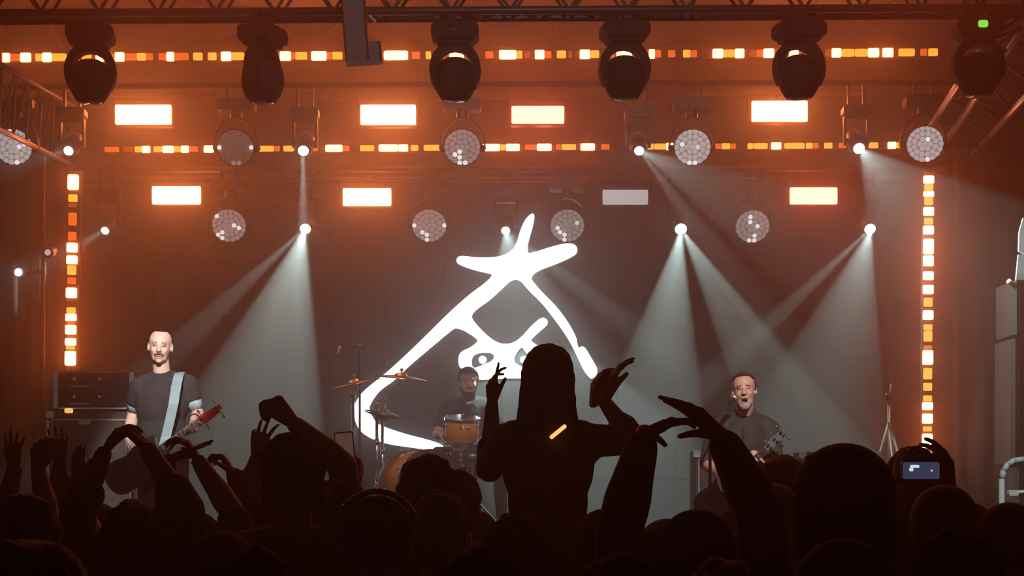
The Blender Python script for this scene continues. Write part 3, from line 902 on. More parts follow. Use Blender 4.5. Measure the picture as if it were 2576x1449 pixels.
def face_bits(c, R, s, p, brow, mouth_open=0.0, lidcol=None):
    T = lambda x, y, z: Vector(c) + R @ (Vector((x, y, z)) * s)
    k = MB()
    for e in (-1, 1): k.cap(T(e * .020, -.0885, .0285), T(e * .046, -.080, .026), .0045 * s, .003 * s, 6)
    k.build('eyebrow', brow, p, True)
    k = MB()
    for e in (-1, 1): k.cap(T(e * .020, -.0838, .0075), T(e * .042, -.0775, .006), .0038 * s, .003 * s, 6)
    k.build('eyelid', lidcol or LIP, p, True)
    k = MB()
    if mouth_open: k.ball(T(0, -.082, -.066 - mouth_open * .7), (.021 * s, .008 * s, (.006 + mouth_open * .8) * s), R, 14, 8); k.build('mouth', MOUTH, p, True)
    else: k.cap(T(-.017, -.0895, -.0635), T(.017, -.0895, -.0635), .0042 * s, .0042 * s, 6); k.build('mouth', LIP, p, True)


Z0 = 1.2                                                # stage floor
# ---- the bass player
BYY = 13.0
hc = at(403, 873, BYY - .02); R = fr(6, 3, 3); p = thing('person', 'bald bass player with a moustache in a charcoal t-shirt and slate strap', 'person', (at(405, 0, BYY).x, BYY, Z0))
neck = at(408, 945, BYY + .03); shl, shr = at(350, 974, BYY + .03), at(474, 968, BYY + .05); hip = at(410, 1165, BYY + .02)
wl, wr = at(322, 1096, BYY - .16), at(487, 1056, BYY - .285)
el, er = at(333, 1052, BYY + .12), at(499, 1046, BYY + .06)
b = MB(); head_shape(b, hc, R, .98); b.cap(neck - Vector((0, 0, .02)), hc + R @ Vector((0, .02, -.05)), .062, .058, 14)
torso(b, hip, neck, shl, shr); arm(b, shl, el, wl); arm(b, shr, er, wr)
feet = [at(372, 0, BYY - .1), at(452, 0, BYY + .12)]
for f_ in feet: f_.z = Z0
legs(b, hip, (1, 0, 0), feet)
body = remesh(b, 'body', .0075, 3)
h = MB(); hand_shape(h, wr, Vector((.05, -.35, -.85)), Vector((-.35, -1, .1)), -1, .92, (75, 78, 78, 80), 60, 3)
hand_shape(h, wl, Vector((.42, -.35, -.75)), Vector((.3, .6, -.3)), -1, .98, (35, 35, 40, 40), 40, 6)
body2 = remesh(h, 'hands', .0038, 1)
place_mesh('body', [body, body2], [SKIN], p)
t = MB(); torso(t, hip + Vector((0, 0, .0)), neck, shl, shr, g=.014); arm(t, shl, el, None, grow=.016, upto=.42); arm(t, shr, er, None, grow=.016, upto=.38)
place_mesh('t_shirt', [remesh(t, 't_shirt', .011, 3)], [TEE], p)
t = MB(); legs(t, hip, (1, 0, 0), feet, g=.012); t.ball(hip, (.175, .125, .12)); place_mesh('trousers', [remesh(t, 'trousers', .013, 3)], [JEANS], p)
t = MB(); shoes(t, feet, (0, -1, 0)); t.build('shoe', SHOE, p, True)
for S_, E_, a0, a1 in ((shl, el, .50, .74), (shr, er, .52, .80)):
    t = MB(); t.tube(S_.lerp(E_, a0), S_.lerp(E_, a1), .0545, .051, 20, caps=False); o = t.build('tattoo_band', INK, p, True); o.modifiers.new('t', 'SOLIDIFY').thickness = .004
    o['label'] = 'grey blue tattooed band on the upper arm'
t = MB(); t.lathe([(.036, -.018), (.037, .018)], wr.lerp(er, .2), (er - wr).to_track_quat('Z', 'Y').to_matrix(), 16); o = t.build('wristband', BLACK, p, True); o.modifiers.new('t', 'SOLIDIFY').thickness = .004
hair_cap(hc, R, .98, HAIR_D, p, lambda x, y, z: (y > .035 or z > .108) and z > -.02 and not (y < -.0 and z < .110), 1.045)
face_bits(hc, R, .98, p, HAIR_M)
k = MB(); T = lambda x, y, z: hc + R @ Vector((x, y, z))
for e in (-1, 1): k.cap(T(e * .003, -.097, -.044), T(e * .030, -.086, -.054), .0075, .004, 8)
k.build('moustache', HAIR_M, p, True)

# bass guitar, strap
RED = mat('red_lacquer', (0.55, 0.03, 0.035), 0.25); WOODN = mat('neck_wood', (0.32, 0.30, 0.27), 0.45, noise=0.2, nscale=20)
PICK = mat('pearl_inlay', (0.75, 0.72, 0.66), 0.3); GBODY = mat('guitar_body_dark', (0.03, 0.028, 0.03), 0.2)


def guitar(name, label, head_px, mid_px, Y, tip_dY, bodycol, headcol, headface, neckm, n_pegs, scale=1.0, cat='guitar'):
    """head_px: headstock end, mid_px: a point where the neck meets the crowd line; the body follows beyond"""
    A = at(*head_px, Y + tip_dY); B = at(*mid_px, Y)
    d = (A - B).normalized(); L = (A - B).length
    f = Vector((0, -1, 0)); f = (f - d * f.dot(d)).normalized(); u = d.cross(f)
    M = Matrix((u, d, f)).transposed()
    nut = A - d * .19 * scale
    root = thing(name, label, cat, B)
    nk = B - d * .02; k = MB(); k.box((nk + nut) / 2, (.052 * scale, (nut - nk).length, .018), M, ch=0); k.build('fretboard', neckm, root)
    k = MB(); k.box((nk + nut) / 2 - f * .014, (.044 * scale, (nut - nk).length, .018), M); k.build('neck', WOODN, root)
    nL = (nut - nk).length; pos = 0; i = 0; me0 = None
    while True:
        pos += .042 * (.953 ** i) * scale; i += 1
        if pos > nL - .01 or i > 20: break
        c = nut - d * pos + f * .0105
        if me0 is None: o = MB().box((0, 0, 0), (.050 * scale, .004, .003), M).build('fret', CHROME); me0 = o.data; bpy.data.objects.remove(o); inl = MB().box((0, 0, 0), (.032 * scale, .014, .002), M).build('inlay', PICK); me1 = inl.data; bpy.data.objects.remove(inl)
        link('fret', me0, c - B, root)
        if i in (3, 5, 7, 9, 12, 15, 17): link('inlay', me1, nut - d * (pos - .018) + f * .010 - B, root)
    k = MB(); hp = [(-.020, -.19), (.020, -.19), (.032, -.14), (.026, -.03), (.010, .0), (-.022, .0), (-.032, -.13)]
    vs = [A + (u * a + d * b) * scale + f * (z) for z in (.004, -.012) for a, b in hp]; n = len(hp)
    k.add(vs, [tuple(range(n)), tuple(range(n, 2 * n))[::-1]] + [(j, n + j, n + (j + 1) % n, (j + 1) % n) for j in range(n)])
    hs = k.build('headstock', headcol, root)
    for j in range(n_pegs):
        sd = -1 if j % 2 else 1; b_ = -.15 + .13 * (j // 2) / max(1, n_pegs // 2 - 1 + .01) if n_pegs > 1 else -.1
        k = MB(); c = A + (u * sd * .015 + d * b_) * scale + f * .01; k.tube(c - f * .01, c + f * .016, .009, n=8)
        k.tube(A + (u * sd * .03 + d * b_) * scale - f * .004, A + (u * sd * .055 + d * b_) * scale - f * .004, .004, n=6); k.ball(A + (u * sd * .062 + d * b_) * scale - f * .004, (.013, .009, .013), M, 8, 6)
        k.build('tuner', CHROME, hs, True)
    # body outline beyond the neck
    ol = []
    for t in range(36):
        a = 2 * PI * t / 36; r = 1.0
        x = math.sin(a) * (.155 + .030 * math.cos(2 * a)); y = -math.cos(a) * .22 * (1) + .0
        x *= 1 - .22 * math.exp(-((y + .0) / .07) ** 2)
        if y > .10: x *= 1.0; y += .05 * abs(math.sin(a)) * 2.2 * math.exp(-((abs(x) - .10) / .05) ** 2)
        ol.append((x * scale, (y - .20) * scale))
    k = MB(); vs = [nk + u * a + d * b + f * z for z in (.012, -.03) for a, b in ol]; n = len(ol)
    k.add(vs, [tuple(range(n)), tuple(range(n, 2 * n))[::-1]] + [(j, n + j, n + (j + 1) % n, (j + 1) % n) for j in range(n)])
    k.build('guitar_body', bodycol, root)
    k = MB(); k.box(nk - d * .12 * scale + f * .018, (.075, .03, .012), M); k.box(nk - d * .2 * scale + f * .018, (.075, .03, .012), M); k.build('pickup', BLACK, root)
    k = MB(); k.box(nk - d * .29 * scale + f * .02, (.08, .045, .014), M); k.build('bridge', CHROME, root)
    k = MB()
    for j in range(4): k.tube(nk - d * .29 * scale + u * (j - 1.5) * .011 + f * .024, nut + u * (j - 1.5) * .009 + f * .012, .0011, n=4)
    k.build('strings', CHROME, root)
    return root, nk, nut, d, u, f


g1 = guitar('bass_guitar', 'bass guitar with red headstock and pale marked fretboard held by the bald player', (556, 1023), (402, 1132), 12.74, -.10, GBODY, RED, RED, WOODN, 4, 1.0)
def ribbon(name, pts, wd, m, parent, th=.006):
    vs, fs = [], []
    for i, (p_, sd) in enumerate(pts):
        p_ = Vector(p_); sd = Vector(sd).normalized()
        nx_ = Vector(pts[min(i + 1, len(pts) - 1)][0]) - Vector(pts[max(i - 1, 0)][0]); n_ = nx_.cross(sd).normalized()
        for a_, c_ in ((-1, 0), (1, 0), (1, 1), (-1, 1)): vs.append(p_ + sd * wd / 2 * a_ + n_ * th * c_)
    for i in range(len(pts) - 1):
        for a_ in range(4): fs.append((i * 4 + a_, i * 4 + (a_ + 1) % 4, i * 4 + 4 + (a_ + 1) % 4, i * 4 + 4 + a_))
    fs += [(0, 3, 2, 1), tuple(len(pts) * 4 - 4 + i for i in range(4))]
    return MB().add(vs, fs).build(name, m, parent)


ribbon('strap', [(at(452, 985, BYY + .19), (1, 0, .1)), (at(454, 948, BYY + .13), (1, 0, .1)), (at(453, 938, BYY + .03), (1, .1, .0)), (at(450, 945, BYY - .06), (1, 0, .1)), (at(444, 970, BYY - .125), (1, 0, .1)), (at(437, 1015, BYY - .165), (1, 0, .1)),
                 (at(427, 1060, BYY - .16), (1, 0, .1)), (at(418, 1098, BYY - .15), (1, 0, .1)), (at(405, 1150, BYY - .2), (1, 0, .1))], .068, STRAP, g1[0])

# ---- the singer
SYY = 13.0
hc = at(1872, 983, SYY - .06); R = fr(-8, -2, -4); p = thing('person', 'short-haired singer with open mouth and grey chin beard in a buttoned black shirt', 'person', (at(1870, 0, SYY).x, SYY, Z0))
neck = at(1872, 1046, SYY + .04); shl, shr = at(1800, 1084, SYY + .02), at(1938, 1082, SYY + .04); hip = at(1866, 1262, SYY + .03)
wl, wr = at(1806, 1190, SYY - .30), at(1896, 1142, SYY - .235)
el, er = at(1780, 1168, SYY - .06), at(1952, 1172, SYY - .10)
b = MB(); head_shape(b, hc, R, .97, .014); b.cap(neck - Vector((0, 0, .02)), hc + R @ Vector((0, .02, -.05)), .064, .060, 14)
torso(b, hip, neck, shl, shr, 1.05); arm(b, shl, el, wl); arm(b, shr, er, wr)
feet = [at(1830, 0, SYY - .1), at(1905, 0, SYY + .12)]
for f_ in feet: f_.z = Z0
legs(b, hip, (1, 0, 0), feet, 1.0)
body = remesh(b, 'body', .0075, 3)
h = MB(); hand_shape(h, wr, Vector((-.25, -.35, -.8)), Vector((-.35, -1, .1)), -1, .95, (70, 72, 74, 76), 60, 3)
hand_shape(h, wl, Vector((.6, -.2, -.5)), Vector((.3, .6, -.3)), -1, .98, (40, 40, 45, 45), 40, 6)
place_mesh('body', [body, remesh(h, 'hands', .0038, 1)], [SKIN_R], p)
t = MB(); torso(t, hip, neck, shl, shr, 1.05, g=.018); arm(t, shl, el, None, grow=.018, upto=.93); arm(t, shr, er, wr, grow=.016, upto=1.6)
place_mesh('shirt', [remesh(t, 'shirt', .011, 3)], [SHIRT], p)
k = MB()
for e in (-1, 1):                                       # collar wings, placket, buttons
    k.rbox(neck + Vector((e * .045, -.055, .028)), (.075, .012, .05), .012, Matrix.Rotation(math.radians(e * 28), 3, 'Y') @ Matrix.Rotation(math.radians(-25), 3, 'X'))
k.build('collar', SHIRT, p)
k = MB(); k.box((neck + hip) / 2 + Vector((0, -.152, .07)), (.035, .008, .30), Matrix.Rotation(math.radians(2), 3, 'X')); k.build('placket', SHIRT, p)
for i in range(5):
    MB().lathe([(.006, 0), (.006, .003), (0, .004)], neck + Vector((0, -.1 - .028 * min(i, 2), -.06 - i * .08)), Matrix.Rotation(PI / 2, 3, 'X'), 8).build('button', BLACK, p)
t = MB(); legs(t, hip, (1, 0, 0), feet, 1.0, g=.012); t.ball(hip, (.175, .125, .12)); place_mesh('trousers', [remesh(t, 'trousers', .013, 3)], [JEANS], p)
t = MB(); shoes(t, feet, (0, -1, 0)); t.build('shoe', SHOE, p, True)
hair_cap(hc, R, .97, HAIR_B, p, lambda x, y, z: (z > .072 + max(0, .03 - y * .5 - .02) and y > -.088) or (y > .0 and z > -.01 and abs(x) > .05) or (y > .04 and z > -.045), 1.10)
face_bits(hc, R, .97, p, HAIR_B, .014)
k = MB(); T = lambda x, y, z: hc + R @ Vector((x, y, z))
k.ball(T(0, -.062, -.112), (.034, .026, .026), R, 14, 8)
for e in (-1, 1): k.cap(T(e * .028, -.058, -.098), T(e * .050, -.02, -.070), .014, .010, 8)
place_mesh('beard', [remesh(k, 'beard', .005, 2)], [HAIR_G], p)
guitar('electric_guitar', 'dark electric guitar with chrome tuners on a grey headstock held by the singer', (1974, 1084), (1868, 1188), 12.74, -.06, GBODY, mat('grey_headstock', (0.10, 0.13, 0.13), 0.3), None, mat('rosewood', (0.05, 0.035, 0.03), 0.4), 6, .92)

# ---- the drummer
DYY = 16.0
hc = at(1178, 962, DYY - .03); R = fr(10, 4, 0); p = thing('person', 'dark-haired bearded drummer in a dark t-shirt seated behind the orange drum', 'person', (at(1180, 0, DYY).x, DYY, 1.58))
neck = at(1181, 1008, DYY + .02); shl, shr = at(1128, 1028, DYY), at(1234, 1026, DYY); hip = at(1182, 1152, DYY + .05)
wl, wr = at(1112, 1096, DYY - .32), at(1262, 1096, DYY - .30)
el, er = at(1100, 1092, DYY - .08), at(1262, 1090, DYY - .02)
b = MB(); head_shape(b, hc, R, .96); b.cap(neck - Vector((0, 0, .02)), hc + R @ Vector((0, .02, -.05)), .062, .058, 14)
torso(b, hip, neck, shl, shr, 1.02, 0, .02); arm(b, shl, el, wl); arm(b, shr, er, wr)
knees = [hip + Vector((-.25, -.40, .02)), hip + Vector((.25, -.42, .02))]; feet = [Vector((knees[0].x - .02, knees[0].y - .05, 1.58)), Vector((knees[1].x + .02, knees[1].y - .05, 1.58))]
legs(b, hip, (1, 0, 0), feet, 1.0, 0, knees)
h = MB(); hand_shape(h, wl, Vector((.6, -.6, -.1)), Vector((.1, -.2, -1)), -1, .95, (80, 80, 80, 80), 40, 2); hand_shape(h, wr, Vector((-.6, -.6, -.1)), Vector((.1, -.2, -1)), 1, .95, (80, 80, 80, 80), 40, 2)
place_mesh('body', [remesh(b, 'body', .009, 3), remesh(h, 'hands', .0045, 1)], [SKIN_R], p)
t = MB(); torso(t, hip, neck, shl, shr, 1.02, g=.016, belly=.02); arm(t, shl, el, None, grow=.018, upto=.6); arm(t, shr, er, None, grow=.018, upto=.6); place_mesh('t_shirt', [remesh(t, 't_shirt', .012, 3)], [TEE], p)
t = MB(); legs(t, hip, (1, 0, 0), feet, 1.0, .012, knees); t.ball(hip, (.175, .125, .12)); place_mesh('trousers', [remesh(t, 'trousers', .014, 3)], [JEANS], p)
k = MB(); k.rbox(neck + Vector((.02, -.105, -.018)), (.085, .006, .022), .006, Matrix.Rotation(math.radians(-14), 3, 'Y')); k.build('pale_print', mat('pale_print', (.5, .5, .42), .8), p)
t = MB(); shoes(t, feet, (0, -1, 0)); t.build('shoe', SHOE, p, True)
hair_cap(hc, R, .96, HAIR_D, p, lambda x, y, z: (z > .080 and y > -.09) or (y > .0 and z > -.02), 1.12)
face_bits(hc, R, .96, p, HAIR_D)
k = MB(); T = lambda x, y, z: hc + R @ Vector((x, y, z))
k.ball(T(0, -.050, -.098), (.046, .036, .034), R, 14, 8); k.cap(T(-.022, -.090, -.045), T(.022, -.090, -.045), .008, .008, 8)
for e in (-1, 1): k.cap(T(e * .040, -.045, -.085), T(e * .066, .0, -.045), .018, .012, 8)
place_mesh('beard', [remesh(k, 'beard', .006, 2)], [HAIR_D], p)
for w_, e in ((wl, 1), (wr, -1)):
    tag(MB().tube(w_ + Vector((-.05 * e, .05, .01)), w_ + Vector((.20 * e, -.26, -.03)), .008, .006, 8).build('drumstick', WOODN, smooth=True), 'wooden drumstick in the drummer\'s %s hand' % ('hidden' if e < 0 else 'visible'), 'drumstick')
k = MB(); root = thing('drum_throne', 'round drum stool the drummer sits on', 'stool', (hip.x, hip.y + .05, 1.58))
MB().lathe([(.0, -.045), (.15, -.045), (.17, -.03), (.17, 0), (.14, .02), (0, .022)], hip + Vector((0, .05, -.125)), None, 20).build('seat', BLACK, root)
for a in range(3): MB().tube(Vector((hip.x, hip.y + .05, 1.75)), Vector((hip.x + .22 * math.cos(a * 2.09 + .5), hip.y + .05 + .22 * math.sin(a * 2.09 + .5), 1.59)), .011).build('leg', CHROME, root)
MB().tube(Vector((hip.x, hip.y + .05, 1.72)), hip + Vector((0, .05, -.17)), .016).build('post', CHROME, root)

# ------------------------------------------------------------ drum kit
OWOOD = mat('orange_lacquer', (0.62, 0.20, 0.03), 0.25, noise=0.12, nscale=5)
SKINW = mat('drum_skin', (0.55, 0.53, 0.50), 0.5)
BRASS = mat('cymbal_bronze', (0.72, 0.50, 0.30), 0.25, metal=1.0)
RZ = 1.58


def drum(name, label, c, r, h, axis, shell, nl, skins=(SKINW, SKINW)):
    c = Vector(c); q = Vector(axis).normalized().to_track_quat('Z', 'Y').to_matrix()
    root = thing(name, label, 'drum', c)
    MB().lathe([(r, -h / 2), (r, h / 2)], c, q, 32).build('shell', shell, root, 'auto')
    for s, m in zip((-1, 1), skins):
        MB().lathe([(r - .002, 0), (0, .002 * s)], c + q @ Vector((0, 0, s * h / 2)), q, 32).build('drum_head', m, root)
        k = MB(); k.lathe([(r - .004, s * (h / 2 + .008)), (r + .010, s * (h / 2 + .008)), (r + .010, s * (h / 2 - .012)), (r + .001, s * (h / 2 - .012))], c, q, 32); k.build('hoop', CHROME if h < .4 else shell, root)
    for i in range(nl):
        a = 2 * PI * (i + .35) / nl
        for s in (-1, 1):
            k = MB(); e = q @ Vector((math.cos(a), math.sin(a), 0)); z = q @ Vector((0, 0, 1))
            p_ = c + e * (r + .009) + z * s * (h / 2 - .045); k.ball(p_, (.013, .013, .019), q, 8, 6)
            k.tube(p_, c + e * (r + .010) + z * s * (h / 2 + .014), .004, n=6); k.ball(c + e * (r + .012) + z * s * (h / 2 + .006), .009, None, 8, 6); k.build('lug', CHROME, root, True)
    return root


bd = drum('bass_drum', 'large orange lacquered bass drum turned toward the right of the stage', at(1058, 1228, 15.2), .30, .30, (.55, -.83, .0), OWOOD, 8, (SKINW, mat('front_skin', (.09, .08, .08), .5)))
k = MB(); bc = at(1058, 1228, 15.2)
for s in (-1, 1): MB().tube(bc + Vector((s * .24 + .05, -.12, -.14)), Vector((bc.x + s * .36 + .05, bc.y - .22, RZ)), .010).build('spur', CHROME, bd)
tm = drum('tom_drum', 'small orange drum with chrome lugs mounted in front of the drummer', at(1162, 1081, 15.35), .136, .185, (0.03, -.22, 1), OWOOD, 6)
k = MB(); tc = at(1162, 1081, 15.35); k.tube(tc + Vector((0, .12, -.06)), tc + Vector((.03, .2, -.22)), .012); k.tube(tc + Vector((.03, .2, -.22)), Vector((tc.x + .03, tc.y + .2, RZ)), .014)
for i in (-1, 1): k.ball(tc + Vector((.02 * i, .12, -.10)), .024, None, 8, 6)
k.build('mount_post', CHROME, tm, True)
MB().rbox(at(1176, 1074, 15.20), (.03, .004, .018), .004).build('badge', BRASS, tm)
sn = drum('snare_drum', 'dark snare drum with chrome lugs low beside the orange drum', at(1188, 1148, 15.45), .17, .13, (0, -.1, 1), mat('dark_shell', (.06, .055, .05), .3), 8)
k = MB(); tc = at(1188, 1148, 15.45); k.tube(tc + Vector((0, 0, -.09)), Vector((tc.x, tc.y, RZ + .1)), .012)
for a in range(3): k.tube(Vector((tc.x, tc.y, RZ + .25)), Vector((tc.x + .22 * math.cos(a * 2.09), tc.y + .22 * math.sin(a * 2.09), RZ)), .009)
k.build('snare_stand', CHROME, sn)


def tripod(k, base, z, spread, r=.010, ph=.3):
    for a in range(3): k.tube(base + Vector((0, 0, z)), base + Vector((spread * math.cos(a * 2.094 + ph), spread * math.sin(a * 2.094 + ph), 0.01)), r)


def cymbal(label, c, r, n, pole_px, boom_from_z, red=False, m=None, two=False):
    c = Vector(c); q = Vector(n).normalized().to_track_quat('Z', 'Y').to_matrix()
    base = Vector((at(pole_px, 0, c.y + .06).x, c.y + .06, RZ))
    root = thing('cymbal_stand', label, 'cymbal', base)
    prof = [(r, -.012), (r * .6, .004), (r * .24, .012), (r * .18, .028), (.012, .036)]
    for j in range(2 if two else 1):
        o = MB().lathe(prof, c + q @ Vector((0, 0, -.03 * j)), q if not j else q @ Matrix.Rotation(PI, 3, 'X'), 32).build('cymbal', m or BRASS, root, True); o.modifiers.new('t', 'SOLIDIFY').thickness = .002
    k = MB(); k.tube(c + q @ Vector((0, 0, -.05)), c + q @ Vector((0, 0, .06)), .006); k.ball(c + q @ Vector((0, 0, .06)), .014, None, 8, 6); k.ball(c + q @ Vector((0, 0, .03)), (.02, .02, .008), q, 8, 6); k.build('wing_nut', CHROME, root, True)
    e = Vector((base.x, base.y, boom_from_z)); k = MB(); k.tube(base + Vector((0, 0, .1)), e, .013)
    for zf in (.35, .7): k.tube(base + Vector((0, 0, (boom_from_z - RZ) * zf - .025)), base + Vector((0, 0, (boom_from_z - RZ) * zf + .025)), .020)
    k.ball(e, .026, None, 8, 6)
    k.tube(e, c + q @ Vector((0, 0, -.05)), .009); k.ball(c + q @ Vector((0, 0, -.05)), .018, None, 8, 6); k.build('pole', CHROME, root, True)
    for a in range(3): MB().tube(base + Vector((0, 0, .32)), base + Vector((.27 * math.cos(a * 2.094 + .4), .27 * math.sin(a * 2.094 + .4), 0.012)), .010).build('leg', CHROME, root)
    return root


cymbal('tilted cymbal on a tall stand lit red at its middle, farthest from the drummer', at(893, 963, 15.3), .215, (-.22, -.10, 1), 888, at(0, 1000, 15.3).z)
cymbal('crash cymbal on a boom stand reaching up across the glowing leg', at(1009, 949, 15.4), .24, (.10, -.07, 1), 948, at(0, 1020, 15.4).z)
cymbal('pair of hi-hat cymbals on a straight stand below the boom cymbal', at(966, 1038, 15.5), .17, (.20, -.05, 1), 962, at(0, 1052, 15.5).z, two=True, m=mat('dull_bronze', (.25, .19, .15), .4, metal=.8))

# overhead microphone on a boom
root = thing('overhead_microphone', 'thin black boom stand with a small overhead microphone above the cymbals', 'microphone stand', at(905, 0, 15.7))
bp = Vector((at(905, 0, 15.7).x, 15.7, RZ)); root.location = bp
k = MB(); k.tube(bp + Vector((0, 0, .1)), at(905, 880, 15.7), .009); tripod(k, bp, .3, .28, .008); k.build('stand', BLACK, root)
MB().tube(at(915, 870, 15.7), at(862, 873, 15.6), .008).build('boom', BLACK, root)
MB().tube(at(855, 871, 15.6), at(849, 890, 15.55), .011).build('microphone', ALU, root, True)
MB().ball(at(905, 869, 15.7), .018).build('clutch', ALU, root, True)

# ------------------------------------------------------------ amplifiers
CAB = mat('amp_tolex', (0.03, 0.028, 0.028), 0.7, noise=0.3, nscale=60)
GRILL = mat('grille_cloth', (0.05, 0.045, 0.043), 0.9, noise=0.4, nscale=120)
EDGE = mat('corner_metal', (0.72, 0.74, 0.74), 0.45, metal=0.1)
TRIMM = mat('pale_piping', (0.35, 0.33, 0.31), 0.6)


def cab(name, label, x0, x1, ytop, Y, zb, dep, grille=True):
    a = at(x0, ytop, Y); wd = (x1 - x0) * Y / F; h = a.z - zb; c = Vector((a.x + wd / 2, Y + dep / 2, zb + h / 2))
    root = thing(name, label, 'amplifier', (c.x, c.y, zb))
    MB().box(c, (wd, dep, h), ch=.012).build('cabinet', CAB, root)
    fy = Y - .004
    if grille:
        MB().rbox((c.x, fy, c.z - .01), (wd - .07, .012, h - .10), .01).build('grille', GRILL, root)
        k = MB(); w2, h2 = wd / 2 - .035, h / 2 - .05
        for p_, q_ in (((-w2, -h2), (w2, -h2)), ((w2, -h2), (w2, h2)), ((w2, h2), (-w2, h2)), ((-w2, h2), (-w2, -h2))):
            k.tube((c.x + p_[0], fy - .008, c.z - .01 + p_[1]), (c.x + q_[0], fy - .008, c.z - .01 + q_[1]), .006, n=6)
        k.build('piping', TRIMM, root)
    for sx in (-1, 1):
        for sz in (-1, 1):
            k = MB(); k.rbox((c.x + sx * (wd / 2 - .022), fy + .002, c.z + sz * (h / 2 - .022)), (.055, .02, .055), .012)
            k.build('corner', EDGE, root)
    MB().rbox((c.x, c.y, zb + h + .010), (.20, .03, .02), .008).build('handle', BLACK, root)
    return root, c, wd, h


amp, c, wd, h = cab('bass_cabinet', 'tall dark bass speaker cabinet behind the bald player', 119, 342, 1036, 14.1, Z0, .42)
ztop = c.z + h / 2
MB().rbox(at(213, 1062, 14.09), (.09, .01, .035), .01).build('badge', TRIMM, amp)
# edge rails of the cabinet
for sx in (-1, 1): MB().box((c.x + sx * (wd / 2 - .006), 14.1 - .002, c.z), (.018, .02, h - .12)).build('edge_rail', EDGE, amp)
hx0, hx1 = at(132, 0, 14.1).x, at(338, 0, 14.1).x; hz0, hz1 = ztop + .022, at(0, 934, 14.1).z
root = thing('amplifier_rack', 'rack of bass amplifier heads with pale upright edges on top of the bass cabinet', 'amplifier', ((hx0 + hx1) / 2, 14.3, ztop))
MB().box(((hx0 + hx1) / 2, 14.32, (hz0 + hz1) / 2), (hx1 - hx0, .40, hz1 - hz0), ch=.01).build('case', CAB, root)
for x in (hx0 + .022, hx1 - .022): MB().rbox((x, 14.11, (hz0 + hz1) / 2), (.032, .02, hz1 - hz0 - .01), .006).build('edge_rail', EDGE, root)
for zf0, zf1, l2 in ((.06, .46, 1), (.52, .94, 0)):
    z0_, z1_ = hz0 + (hz1 - hz0) * zf0, hz0 + (hz1 - hz0) * zf1
    u_ = MB().box(((hx0 + hx1) / 2, 14.112, (z0_ + z1_) / 2), (hx1 - hx0 - .09, .014, z1_ - z0_)).build('front_panel', BLACK, root)
    for i in range(7): MB().lathe([(.010, 0), (.010, .014), (0, .015)], (hx0 + .10 + i * .062, 14.105, (z0_ + z1_) / 2 + .018), Matrix.Rotation(PI / 2, 3, 'X'), 10).build('knob', EDGE if i in (1, 4) else BLACK, u_)
    MB().box(((hx0 + hx1) / 2 - .10, 14.102, z0_ + .022), (.14, .006, .012)).build('label_plate', TRIMM, u_)
MB().tube((hx0 + .05, 14.10, hz0 + .004), (hx1 - .05, 14.10, hz0 + .004), .006, n=6).build('lower_trim', EDGE, root)
MB().tube((hx0 + .05, 14.10, hz1 - .006), (hx1 - .05, 14.10, hz1 - .006), .004, n=6).build('upper_trim', TRIMM, root)
for i in range(4): MB().lathe([(.014, 0), (.014, .024)], (hx0 + .06 + (i % 2) * (hx1 - hx0 - .12), 14.2 + .2 * (i // 2), ztop), None, 8).build('rubber_foot', BLACK, root)
JEWEL = mat('pilot_lamp', (.8, .5, .2), .3, emit=(1, .55, .15), power=1.1); JEWEL.cycles.emission_sampling = 'NONE'
MB().rbox(at(173, 1033, 14.06), (.060, .02, .036), .012).build('pilot_lamp', JEWEL, amp)

cab('guitar_cabinet', 'dark guitar cabinet with pale corners showing beside the singer on the drum side', 1746, 1960, 1134, 14.5, Z0, .36)
cab('guitar_cabinet', 'dark guitar cabinet with pale corners between the singer and the right led strip', 2012, 2212, 1137, 14.5, Z0, .36)

# microphone of the singer
bp = Vector((at(1786, 0, 12.55).x, 12.55, Z0))
root = thing('microphone_stand', 'straight microphone stand with boom reaching the singer\'s mouth', 'microphone stand', bp)
MB().tube(bp + Vector((0, 0, .03)), at(1786, 1100, 12.55), .011).build('pole', BLACK, root)
MB().tube(at(1784, 1106, 12.55), at(1829, 1018, 12.62), .008).build('boom', BLACK, root)
MB().lathe([(.0, 0), (.13, 0), (.13, .018), (.02, .03)], bp, None, 20).build('base', BLACK, root)
MB().tube(at(1828, 1016, 12.62), at(1843, 1004, 12.76), .011, .017).build('microphone', BLACK, root, True)
MB().ball(at(1847, 1001, 12.79), (.027, .027, .027), None, 14, 10).build('grille_ball', mat('mic_grille', (.42, .40, .38), .4, metal=.7), root, True)

# tripod stand near the right led strip
STANDM = mat('grey_stand', (.16, .13, .12), .55)
bp = Vector((at(2236, 0, 14.9).x, 14.9, Z0))
root = thing('tripod_stand', 'slim tripod stand with a small metal clamp left of the right led strip', 'stand', bp)
MB().tube(bp + Vector((0, 0, .25)), at(2236, 995, 14.9), .012).build('pole', STANDM, root, True)
for dx, yy in ((-.10, 1062), (.10, 1062), (.02, 1062)): MB().tube(at(2236, yy, 14.9), Vector((bp.x + dx * 3.4, 14.9 - (.3 if dx == .02 else 0), Z0)), .011).build('leg', STANDM, root, True)
k = MB(); k.rbox(at(2236, 1000, 14.88), (.05, .05, .07), .015); k.tube(at(2240, 985, 14.88), at(2243, 965, 14.88), .008); k.build('clamp', STANDM, root)
MB().rbox(at(2232, 1000, 14.84), (.035, .03, .045), .01).build('clamp_jaw', CHROME, root)

